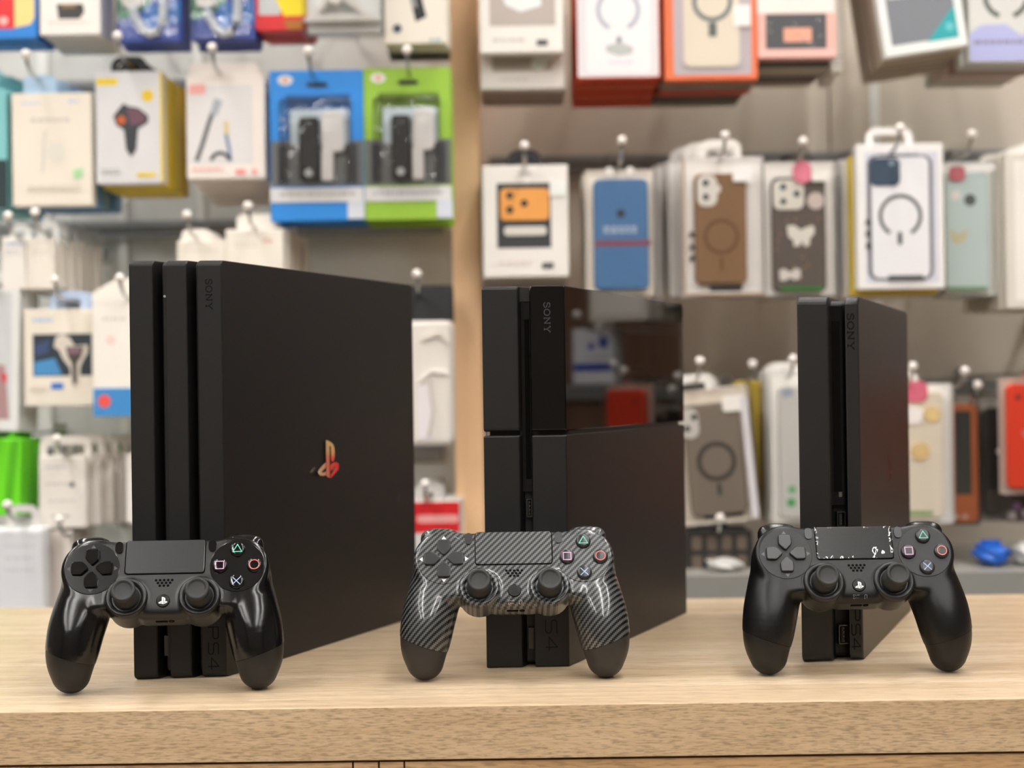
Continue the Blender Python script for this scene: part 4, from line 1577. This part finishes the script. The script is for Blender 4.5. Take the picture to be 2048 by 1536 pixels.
p.rect_('pale_side', (128, 1064, 145, 1258), pm('ddd6ce'), 1)
p.hook((118, 1040), 'the beige grey box', pm('c9beb4'), 30)
p = Pack('accessory_box', 'thin white box mostly hidden behind the left console edge', 'package', (252, 908, 330, 1046), YR, .02, pm('f4f0ea'))
p.textbars('print', 262, 930, 320, 2, LGREY)
p.hook((290, 872), 'the thin white box behind the console', pm('f4f0ea'), 40).stack(3)

# ---- right bay, top row
YT = 1.96


def window_box(name, lab, rect, win, Y, m=WHITE, inner=pm('cfc9c2'), **kw):
    p = Pack(name, lab, 'package', rect, Y, .022, m, **kw)
    p.rect_('window', win, inner, 2)
    return p


p = window_box('phone_case_box', 'white window box in the top row just right of the post', (958, -150, 1126, 106), (978, -110, 1110, 52), YT, WHITE, pm('b8aea6'))
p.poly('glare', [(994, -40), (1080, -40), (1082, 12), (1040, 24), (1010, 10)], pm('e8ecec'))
p.textbars('print', 984, 76, 1052, 1, pm('d2cac6'), 8)
p.rect_('dark_label', (1072, 80, 1094, 92), DGREY)
p.hook((1040, -200), 'the white window box right of the post', BLACK, 50)
q = window_box('phone_case_box', 'second white window box lower behind the one by the post', (960, 20, 1130, 178), (984, 112, 1104, 142), YT + .03, WHITE, pm('b0a89e'))
q.textbars('print', 1000, 156, 1060, 1, pm('dcd4d0'), 6)
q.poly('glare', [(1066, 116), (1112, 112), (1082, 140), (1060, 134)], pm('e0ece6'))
q.hook((1010, -215), 'the second white window box', WHITE, 40).stack(4, tone=[pm('a4938c'), pm('b09c94'), pm('9c8880')])
p = Pack('phone_case_box', 'red box with a clear case and grey ring in the top row', 'package', (1152, -150, 1320, 158), YT, .022, pm('c8431c'))
p.rect_('window', (1154, -148, 1316, 154), pm('e2dee2'), 3)
p.rect_('inner_case', (1172, -130, 1300, 146), pm('efecee'), 12)
p.ring('magnet_ring', 1236, 20, 40, 9, pm('b4b8c4'), -62, 242)
p.rect_('magnet_stem', (1232, 74, 1242, 96), pm('7c8490'))
p.poly('flower_print', [(1210, 92), (1240, 84), (1266, 96), (1262, 108), (1236, 112), (1212, 104)], pm('bcc0be'))
p.textbars('print', 1216, 122, 1264, 1, pm('d8d4e4'), 5)
p.hook((1236, -200), 'the red box with the clear ring case', WHITE, 60).stack(5, dx=-.0005, dz=-.002)
p = Pack('phone_case_box', 'orange framed box with a cream ring case in the top row', 'package', (1328, -150, 1514, 160), YT, .024, pm('ec7448'))
p.rect_('window', (1346, -140, 1502, 150), pm('b8aeb4'), 3)
p.rect_('phone_case', (1366, -120, 1478, 134), pm('dfd3c0'), 14, thick=.002)
p.ring('magnet_ring', 1424, 4, 36, 9, pm('6e7674'), thick=.0024)
p.rect_('magnet_stem', (1416, 46, 1432, 74), pm('5e6664'), 2, thick=.0026)
p.rect_('price_sticker', (1466, 12, 1500, 54), pm('ecebea'), 2, thick=.003)
p.textbars('barcode', 1472, 24, 1494, 3, DGREY, 3, 8)
p.hook((1424, -200), 'the orange box with the cream ring case', WHITE, 60).stack(5, tone=[pm('8a8478'), pm('c0401c'), pm('b03c1a'), pm('4a3a36')], dx=-.0012, dz=-.001)
p = Pack('phone_case_box', 'white and pink box with a black glitter window in the top row', 'package', (1514, -150, 1672, 116), YT, .022, pm('efb8ac'))
p.rect_('white_panel', (1514, -148, 1670, 26), WHITE, 1)
p.rect_('window', (1530, 28, 1652, 98), pm('4e5054'), 1)
p.rect_('pink_label', (1566, 56, 1622, 84), pm('efa890'))
rr = random.Random(5)
for _ in range(9):
    p.circ('glitter', rr.uniform(1536, 1646), rr.uniform(34, 94), 2.6, pm('c8c8c6', .2, metal=1.0))
p.rect_('pink_base', (1516, 100, 1670, 115), pm('f2c0b8'), 1)
p.hook((1592, -200), 'the white and pink glitter box', WHITE, 50).stack(5, tone=[pm('3c3c40'), pm('c4b8a8'), pm('a8a08c'), pm('5a4844'), pm('a89890')], dx=-.0015, dz=-.002)
p = Pack('phone_case_box', 'plain white box beside the glitter box, top row', 'package', (1660, -150, 1684, 145), YT + .05, .03, pm('dcd6cc'))
p.textbars('print', 1662, 112, 1682, 3, MGREY, 3, 8)
p.hook((1668, -190), 'the plain white box in the top row', None).stack(2)
p = Pack('screen_protector_box', 'tilted white box with grey pane and teal corner', 'package', (1748, -190, 1915, 105), YT - .02, .018, pm('eef0ee'), tilt=8)
p.rect_('window', (1764, -170, 1899, 84), pm('7e828a'), 2)
p.poly('teal_corner', [(1899, 20), (1899, 86), (1836, 86)], pm('2aa8b0'))
p.circ('corner_mark', 1884, 62, 9, pm('6ac4cc'))
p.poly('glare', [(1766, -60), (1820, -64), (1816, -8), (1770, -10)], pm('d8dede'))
p.hook((1800, -240), 'the tilted white box with the teal corner', WHITE, 50).stack(5, tone=[pm('b4a696'), pm('ac9c8a'), pm('a69888'), pm('988c80')], dz=-.002, dx=-.0005, keep=('box', 'hang_tab'))
p = Pack('phone_case_box', 'lilac and white ring box in the top right corner', 'package', (1936, -150, 2100, 124), YT, .022, pm('d8d8d4'))
p.ring('magnet_ring', 2012, -8, 42, 10, pm('5e605c'), -70, 250)
p.poly('lilac_panel', [(1938, 66), (1960, 50), (2010, 48), (2040, 70), (2098, 60), (2098, 122), (1938, 122)], pm('b4b8e4'))
p.textbars('print', 1946, 80, 2050, 1, pm('8a88a8'), 8)
p.hook((2015, -200), 'the lilac ring box', WHITE, 50).stack(5, tone=[pm('b8bab4'), pm('8c6c64'), pm('c4b0a8'), pm('b8a8a0')], dx=-.0035, dz=-.001)

# ---- right bay, middle row
YM = 1.98
p = Pack('phone_case_box', 'white box with an orange and black phone case by the post', 'package', (966, 330, 1137, 554), YM, .024, WHITE)
p.rect_('window', (994, 366, 1102, 496), pm('3a3c40'), 2)
cp = p.rect_('camera_plate', (1001, 377, 1099, 441), pm('e8a050'), 10, thick=.0025)
for cx, cy in ((1020, 391), (1049, 407), (1020, 420)):
    p.circ('lens', cx, cy, 7, BLACK, parent=cp, thick=.003)
p.rect_('pale_bar', (1008, 453, 1093, 471), pm('d8d4cc'), 7, thick=.002)
p.rect_('price_sticker', (1100, 364, 1132, 393), pm('ecefec'), 4, thick=.002)
p.textbars('print', 996, 522, 1062, 1, pm('e2d4d2'), 6)
p.textbars('print', 1040, 345, 1062, 1, pm('c2bcbc'), 4)
p.rect_('dark_label', (1083, 526, 1106, 537), DGREY, 1)
p.hook((1049, 291), 'the white box with the orange case', BLACK, 54, tab_h=26).stack(5, dx=-.0005, dz=-.004, tone=[pm('c4c0c0'), pm('b0aaa8')])


def clear_case(lab, rect, case, col, Y, what, ball, tilt=0.0, m_shell=None, rc=12, frame=OFFW, tabm=None, **kw):
    """phone case lying in a clear box with a pale back card"""
    p = Pack('phone_case_pack', lab, 'phone case', rect, Y, .003, frame, body='card', tilt=tilt, r=4)
    p.shell('clear_shell', rect, m_shell or M_CLEAR, .013, 5, -.0132)
    a, b = p.pt(case[0], case[3]), p.pt(case[2], case[1])
    p.case = link('phone_case', prism(rrect(a[0], a[1], b[0], b[1], rc * p.u, 6), -.0105, -.0005, 'y', .002, 3), col, p.root, smooth=45)
    p.cy = -.0105
    p.n = 0
    if ball:
        p.hook(ball, what, tabm, **kw)
    return p


p = clear_case('blue phone case in a clear shell with a red line', (1170, 342, 1309, 592), (1187, 360, 1296, 580), pm('4f7db0', .5), YM, 'the blue phone case', (1244, 281), frame=pm('f2e6d8'), tabm=M_CLEAR, tab_w=50)
p.circ('dark_mark', 1241, 429, 9, pm('343c44'), y=p.cy, parent=p.case)
p.textbars('print', 1206, 454, 1272, 2, pm('b8c8dc'), 6, 8)
for o in p.root.children:
    if o.name.startswith('print'):
        o.location.y = p.cy
p.rect_('red_line', (1187, 482, 1300, 494), pm('8e5468'), 4, y=p.cy, parent=p.case)
p.circ('shell_stud', 1219, 345, 8, WHITE, thick=.003, y=-.012)
p.circ('shell_stud', 1260, 345, 8, WHITE, thick=.003, y=-.012)
p.stack(3, gap=.018)
p = clear_case('brown ring phone case in a white clear box', (1364, 316, 1526, 592), (1388, 349, 1491, 568), pm('8e6c4c', .6), YM, 'the brown ring phone case', (1450, 271), frame=pm('f6f2f0'), tabm=WHITE, tab_w=70, tab_h=30)
p.rect_('camera_plate', (1393, 352, 1433, 415), pm('e8e4de'), 16, thick=.002, y=p.cy, parent=p.case)
p.rect_('camera_plate', (1425, 372, 1440, 388), pm('e8e4de'), 5, thick=.0018, y=p.cy, parent=p.case)
for cy in (368, 396):
    p.circ('lens', 1410, cy, 6, BLACK, y=p.cy, parent=p.case, thick=.003)
p.ring('magnet_ring', 1440, 475, 32, 7, pm('745232'), y=p.cy, parent=p.case)
p.rect_('magnet_stem', (1437, 516, 1443, 544), pm('745232'), y=p.cy, parent=p.case)
p.rect_('price_sticker', (1464, 334, 1502, 366), pm('f0eeec'), 4, y=-.0132)
p.rect_('dark_strip', (1418, 571, 1482, 582), DGREY, y=0)
for cy in (468, 494, 516):
    p.circ('side_button', 1382, cy, 5, BLACK, y=-.004)
p.line('brown_edge', [(1366, 318), (1366, 590), (1524, 590)], 4, pm('a88a6a'), y=-.0132)
p.stack(5, gap=.012, dx=-.006, dz=0)
p = clear_case('dark butterfly print phone case with pink sticker', (1526, 326, 1667, 592), (1542, 356, 1649, 584), pm('645a54', .5), YM, 'the butterfly phone case', (1606, 283), frame=pm('f6f2ee'), tabm=M_CLEAR, tab_w=50)
cp = p.rect_('camera_plate', (1544, 362, 1605, 421), pm('e6e2da'), 14, thick=.002, y=p.cy, parent=p.case)
for cx, cy in ((1564, 376), (1591, 390), (1564, 405)):
    p.circ('lens', cx, cy, 6, pm('2a3a3e'), thick=.003, y=p.cy, parent=p.case)
p.circ('flower', 1629, 404, 17, pm('d8c8c4'), y=p.cy, parent=p.case)
p.poly('butterfly', [(1598, 462), (1586, 452), (1571, 453), (1573, 474), (1584, 483), (1584, 494), (1596, 493), (1600, 484), (1607, 496), (1616, 490), (1616, 480), (1626, 468), (1624, 453), (1610, 456)], pm('ece8e0'), y=p.cy, parent=p.case)
p.poly('bow', [(1576, 546), (1564, 538), (1554, 542), (1556, 562), (1566, 562), (1576, 556), (1586, 562), (1597, 556), (1596, 540), (1586, 538)], pm('e8e2dc'), y=p.cy, parent=p.case)
p.rect_('green_grass', (1556, 574, 1640, 583), pm('3a7a32'), 3, y=p.cy, parent=p.case)
rr = random.Random(9)
for _ in range(16):
    p.circ('glitter', rr.uniform(1548, 1644), rr.uniform(428, 570), 2.2, pm('a8785a'), y=p.cy, parent=p.case, thick=.0005)
p.rect_('pink_sticker', (1583, 326, 1620, 370), pm('d8788e'), 16, y=-.0132)
p.rect_('white_label', (1620, 346, 1652, 366), WHITE, 4, y=-.0132)
p.stack(5, gap=.012, dx=-.001)
p = Pack('phone_case_box', 'white box with a clear case and large dark ring', 'package', (1714, 287, 1888, 578), YM - .03, .02, pm('e8e6e4'), r=4)
p.rect_('window', (1731, 304, 1876, 565), pm('cfd0dc'), 2)
p.rect_('bumper', (1735, 310, 1866, 560), pm('6a6c74'), 18)
p.rect_('phone_case', (1743, 314, 1858, 556), pm('e6e6ea', .3), 14, thick=.002)
p.rect_('camera_plate', (1741, 316, 1800, 372), pm('34465a'), 12, thick=.003)
p.circ('lens', 1784, 326, 6, pm('8a9aa8'), thick=.0034)
p.ring('magnet_ring', 1800, 432, 40, 7.5, pm('5e6064'), -58, 238, thick=.0024)
p.rect_('magnet_stem', (1794, 464, 1803, 490), pm('4a4c50'), 4, thick=.0024)
p.textbars('print', 1780, 430, 1822, 2, pm('d4d4da'), 4, 10)
p.rect_('dark_strip', (1774, 551, 1844, 560), DGREY, 1, thick=.0028)
for cy in (444, 467, 491):
    p.rect_('side_button', (1731, cy - 5, 1740, cy + 5), BLACK, 2, thick=.002)
p.textbars('print', 1760, 308, 1840, 1, pm('6a6a72'), 5)
p.hook((1800, 256), 'the white box with the large ring', pm('ece8e6'), 80, tab_h=28)
q = Pack('phone_case_box', 'yellow box hanging right behind the large ring box', 'package', (1700, 312, 1872, 590), YM - .005, .014, pm('d8bc3a'))
q.stack(5, dx=-.004, tone=[pm('cfcac2'), pm('b8b4b4'), pm('d0ccc4'), pm('c2bcb0')])
p = clear_case('pale blue glitter phone case with red sticker', (1888, 326, 1988, 592), (1886, 346, 1974, 582), pm('c8d8d8', .3), YM + .02, 'the pale blue glitter case', (1944, 268), frame=pm('f0f0ec'), tabm=M_CLEAR, tab_w=40)
p.circ('lens', 1936, 402, 12, pm('5a6462'), y=p.cy, parent=p.case)
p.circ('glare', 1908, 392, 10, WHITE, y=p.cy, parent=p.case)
p.rect_('red_sticker', (1893, 335, 1926, 364), pm('b06068'), 10, y=-.0132)
p.rect_('white_label', (1926, 332, 1984, 344), pm('e2dedc'), 3, y=-.0132)
p.poly('gold_bow', [(1894, 460), (1912, 470), (1930, 458), (1926, 482), (1912, 490), (1898, 484)], pm('cfc8a8'), y=p.cy, parent=p.case)
p.rect_('green_base', (1890, 574, 1966, 581), pm('7aa47a'), 3, y=p.cy, parent=p.case)
p.stack(4, gap=.014)
p = Pack('phone_case_box', 'white box at the right edge beside the glitter case', 'package', (2012, 304, 2180, 616), YM - .01, .02, pm('d9d3ca'))
p.rect_('pale_edge', (2030, 320, 2170, 600), WHITE, 2)
p.hook((2100, 262), 'the white box at the right edge', WHITE, 50).stack(5, dx=-.003, tone=[pm('c9c2b6'), pm('d2ccc2'), pm('c0b8ac')])

# ---- right bay, lower row
YB = 1.98
p = clear_case('grey brown ring phone case tilted between two consoles', (1352, 778, 1506, 1046), (1372, 806, 1484, 1028), pm('8a7d70', .5), YB, 'the tilted grey brown ring case', (1400, 722), tilt=5, frame=pm('e0d4c6'), tabm=WHITE, tab_w=80, tab_h=24)
p.rect_('camera_plate', (1366, 812, 1402, 872), pm('dcd8d2'), 16, thick=.002, y=p.cy, parent=p.case)
for cx, cy in ((1394, 830), (1378, 852)):
    p.circ('lens', cx, cy, 6, pm('2a2a2a'), y=p.cy, parent=p.case, thick=.003)
p.ring('magnet_ring', 1430, 922, 35, 9, pm('4c453f'), y=p.cy, parent=p.case)
p.rect_('magnet_stem', (1426, 966, 1434, 990), pm('4c453f'), 3, y=p.cy, parent=p.case)
p.rect_('price_sticker', (1452, 794, 1496, 826), WHITE, 6, y=-.0132)
p.rect_('dark_strip', (1396, 1024, 1476, 1036), DGREY, 1, y=0)
p.rect_('pale_edge', (1488, 800, 1502, 1040), pm('d4d0d4'), 1, y=-.0132)
p.stack(5, gap=.012, dx=.003)
q = Pack('phone_case_box', 'thin yellow box between the tilted case and the slim console', 'package', (1470, 762, 1528, 1038), YB + .05, .02, pm('c8ac44'))
q.hook((1505, 728), 'the thin yellow box', None).stack(2, tone=[pm('cfc8b8'), pm('b8b0a0')], dx=.006)
p = clear_case('clear pack with green flower print beside the slim console', (1540, 742, 1640, 1046), (1556, 772, 1632, 1036), pm('d8d6d2', .4), YB, 'the clear flower pack', (1586, 718), frame=pm('fbf8f4'), tabm=WHITE, tab_w=44)
p.circ('flower', 1580, 978, 8, pm('7cba84'), y=p.cy, parent=p.case)
p.circ('flower', 1578, 1004, 9, pm('5cae6a'), y=p.cy, parent=p.case)
p.poly('rainbow_mark', [(1562, 780), (1580, 776), (1586, 790), (1566, 796)], pm('a8b4c8'), y=p.cy, parent=p.case)
p.stack(4, gap=.012, dx=-.001)
p = clear_case('cream phone case with gold charms right of the slim console', (1780, 768, 1902, 1046), (1786, 782, 1884, 1036), pm('f0e4d2', .5), YB, 'the cream case with gold charms', (1826, 733), frame=pm('fbf8f6'), tabm=WHITE, tab_w=44)
p.rect_('pink_sticker', (1806, 762, 1852, 804), pm('d86a80'), 14, y=-.0132)
p.circ('gold_charm', 1860, 828, 16, pm('d8bc84'), y=p.cy, parent=p.case, thick=.003)
p.circ('gold_charm', 1836, 902, 18, pm('d0b27c'), y=p.cy, parent=p.case, thick=.003)
p.circ('white_charm', 1824, 830, 18, pm('f0e8e4'), y=p.cy, parent=p.case, thick=.003)
p.rect_('green_grass', (1810, 1020, 1860, 1030), pm('9ab27a'), 3, y=p.cy, parent=p.case)
p.stack(4, gap=.012, dx=.001)
p = clear_case('brown leather phone case with dark window beside the cream one', (1898, 796, 1954, 1048), (1902, 808, 1952, 1044), pm('a85a30', .5), YB + .03, 'the brown leather phone case', (1930, 742), frame=pm('8a847c'), tabm=M_CLEAR, tab_w=30)
p.rect_('dark_window', (1906, 822, 1938, 988), pm('3c3e3a', .2), 3, y=p.cy, parent=p.case)
for cx in (1906, 1924):
    p.circ('stud', cx, 1032, 5, pm('c0a898'), y=p.cy, parent=p.case)
p.stack(3, gap=.012)
p = clear_case('black phone case in a clear shell beside the red one', (1960, 800, 2004, 1040), (1964, 814, 2000, 1030), pm('3a3634', .3), YB + .04, 'the black phone case', (1955, 770), frame=pm('9a948c'), tabm=M_CLEAR, tab_w=26)
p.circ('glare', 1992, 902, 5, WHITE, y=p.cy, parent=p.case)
p.stack(3, gap=.012)
p = clear_case('bright red orange phone case at the right edge', (1998, 756, 2128, 988), (2010, 768, 2116, 976), pm('ea4020', .45), YB - .02, 'the red orange phone case', (2062, 712), frame=pm('c8b8ac'), tabm=M_CLEAR, tab_w=50)
p.circ('pale_mark', 2046, 866, 9, pm('e07868'), y=p.cy, parent=p.case)
p.circ('lens', 2032, 794, 6, pm('8a2c20'), y=p.cy, parent=p.case)
q = clear_case('dark case with lilac flowers below the red orange one', (2006, 800, 2128, 1042), (2012, 820, 2120, 1036), pm('4a403c', .4), YB + .03, 'the dark case with lilac flowers', (2080, 726), frame=pm('a89a90'), tabm=M_CLEAR, tab_w=40)
for cx, cy, cc in ((2028, 1010, 'a878b4'), (2044, 1024, 'c8b4c8'), (2018, 1028, 'b8b0b0')):
    q.circ('flower', cx, cy, 8, pm(cc), y=q.cy, parent=q.case)
q.stack(2, gap=.012)
# black grille-like case low between the consoles
p = Pack('phone_case_pack', 'black open lattice case low between two consoles', 'phone case', (1372, 1060, 1506, 1150), YB, .012, pm('2a2826'), r=8, body='phone_case')
for i in range(4):
    for j in range(2):
        p.rect_('opening', (1384 + i * 30, 1072 + j * 38, 1404 + i * 30, 1100 + j * 38), pm('6a5c50'), 6, thick=.0004)
p.hook((1440, 1036), 'the black lattice case', BLACK, 40).stack(3, gap=.008)

# ---- ledge below the packs, with a few things on it
zl = at(1400, 1152, 1.9).z
struct('trim_6', boxm(POST_X1, XW, 1.90, WALL_Y, zl - .03, zl - .0, .002), mat('ledge_grey', rgb(150, 148, 142), .4))
zl2 = at(500, 1235, 1.9).z
struct('trim_7', boxm(-XW, POST_X0, 1.90, WALL_Y, zl2 - .03, zl2, .002), mat('ledge_grey', rgb(150, 148, 142), .4))


def soft_pouch(name, label, cat, px, Y, wpx, hpx, m, z, seed):
    """crumpled small pouch"""
    c = at(px, 1160, Y)
    u = UNIT(Y)
    bm = bmesh.new()
    bmesh.ops.create_icosphere(bm, subdivisions=4, radius=1)
    rr = random.Random(seed)
    ph = [(rr.uniform(3, 7), rr.uniform(3, 7), rr.uniform(0, 6)) for _ in range(4)]
    for v in bm.verts:
        x, y, z_ = v.co
        k_ = 1 + .12 * sum(math.sin(a * x + b * z_ + c_) for a, b, c_ in ph) / 2
        f = lambda q: math.copysign(abs(q) ** .8, q)
        v.co = Vector((f(x) * wpx * u / 2 * k_, f(y) * .03 * k_, f(z_) * hpx * u / 2 * k_))
    lo = min(v.co.z for v in bm.verts)
    for v in bm.verts:
        v.co.z -= lo
    t = thing(name, label, cat, (c.x, Y, z))
    link('pouch', bm, m, t, smooth=180)
    top = boxm(-wpx * u * .3, wpx * u * .3, -.001, .001, hpx * u * .9, hpx * u * 1.15, .0005)
    link('seal_strip', top, m, t)
    return t


soft_pouch('small_pouch', 'small bright blue pouch on the ledge at far right', 'pouch', 1982, 1.97, 66, 44, mat('pouch_blue', rgb(28, 92, 190), .25), zl, 2)
soft_pouch('small_pouch', 'small crumpled clear white pouch on the ledge by the right edge', 'pouch', 2052, 1.97, 44, 40, mat('pouch_white', rgb(214, 212, 208), .3), zl, 4)
soft_pouch('small_pouch', 'flat pale pouch on the ledge between two consoles', 'pouch', 1450, 1.96, 70, 20, mat('pouch_white', rgb(214, 212, 208), .3), zl, 6)

# ---- packs seen only as mirror images in the glossy cover and the chrome emblem
p = Pack('phone_case_box', 'white and blue box just beyond the right edge of the picture', 'package', (2140, 628, 2262, 752), YM + .02, .018, pm('e4e6ee'))
p.circ('blue_mark', 2170, 660, 14, pm('3a4cc0'))
p.circ('blue_mark', 2206, 668, 9, pm('3a4cc0'))
p.rect_('blue_band', (2144, 706, 2258, 724), pm('3c55b0'), 2)
p.textbars('print', 2154, 690, 2224, 1, LGREY, 6)
p.hook((2204, 596), 'the white and blue box beyond the edge', WHITE, 44)
p = Pack('phone_case_box', 'tan and red box hanging hidden behind the slim console', 'package', (1655, 790, 1772, 1046), YB, .02, pm('d8b888'))  # added out of sight so the chrome emblem mirrors tan over red
p.rect_('red_panel', (1656, 908, 1771, 1045), pm('e02030'), 2)
p.hook((1714, 740), 'the tan and red box', WHITE, 44)
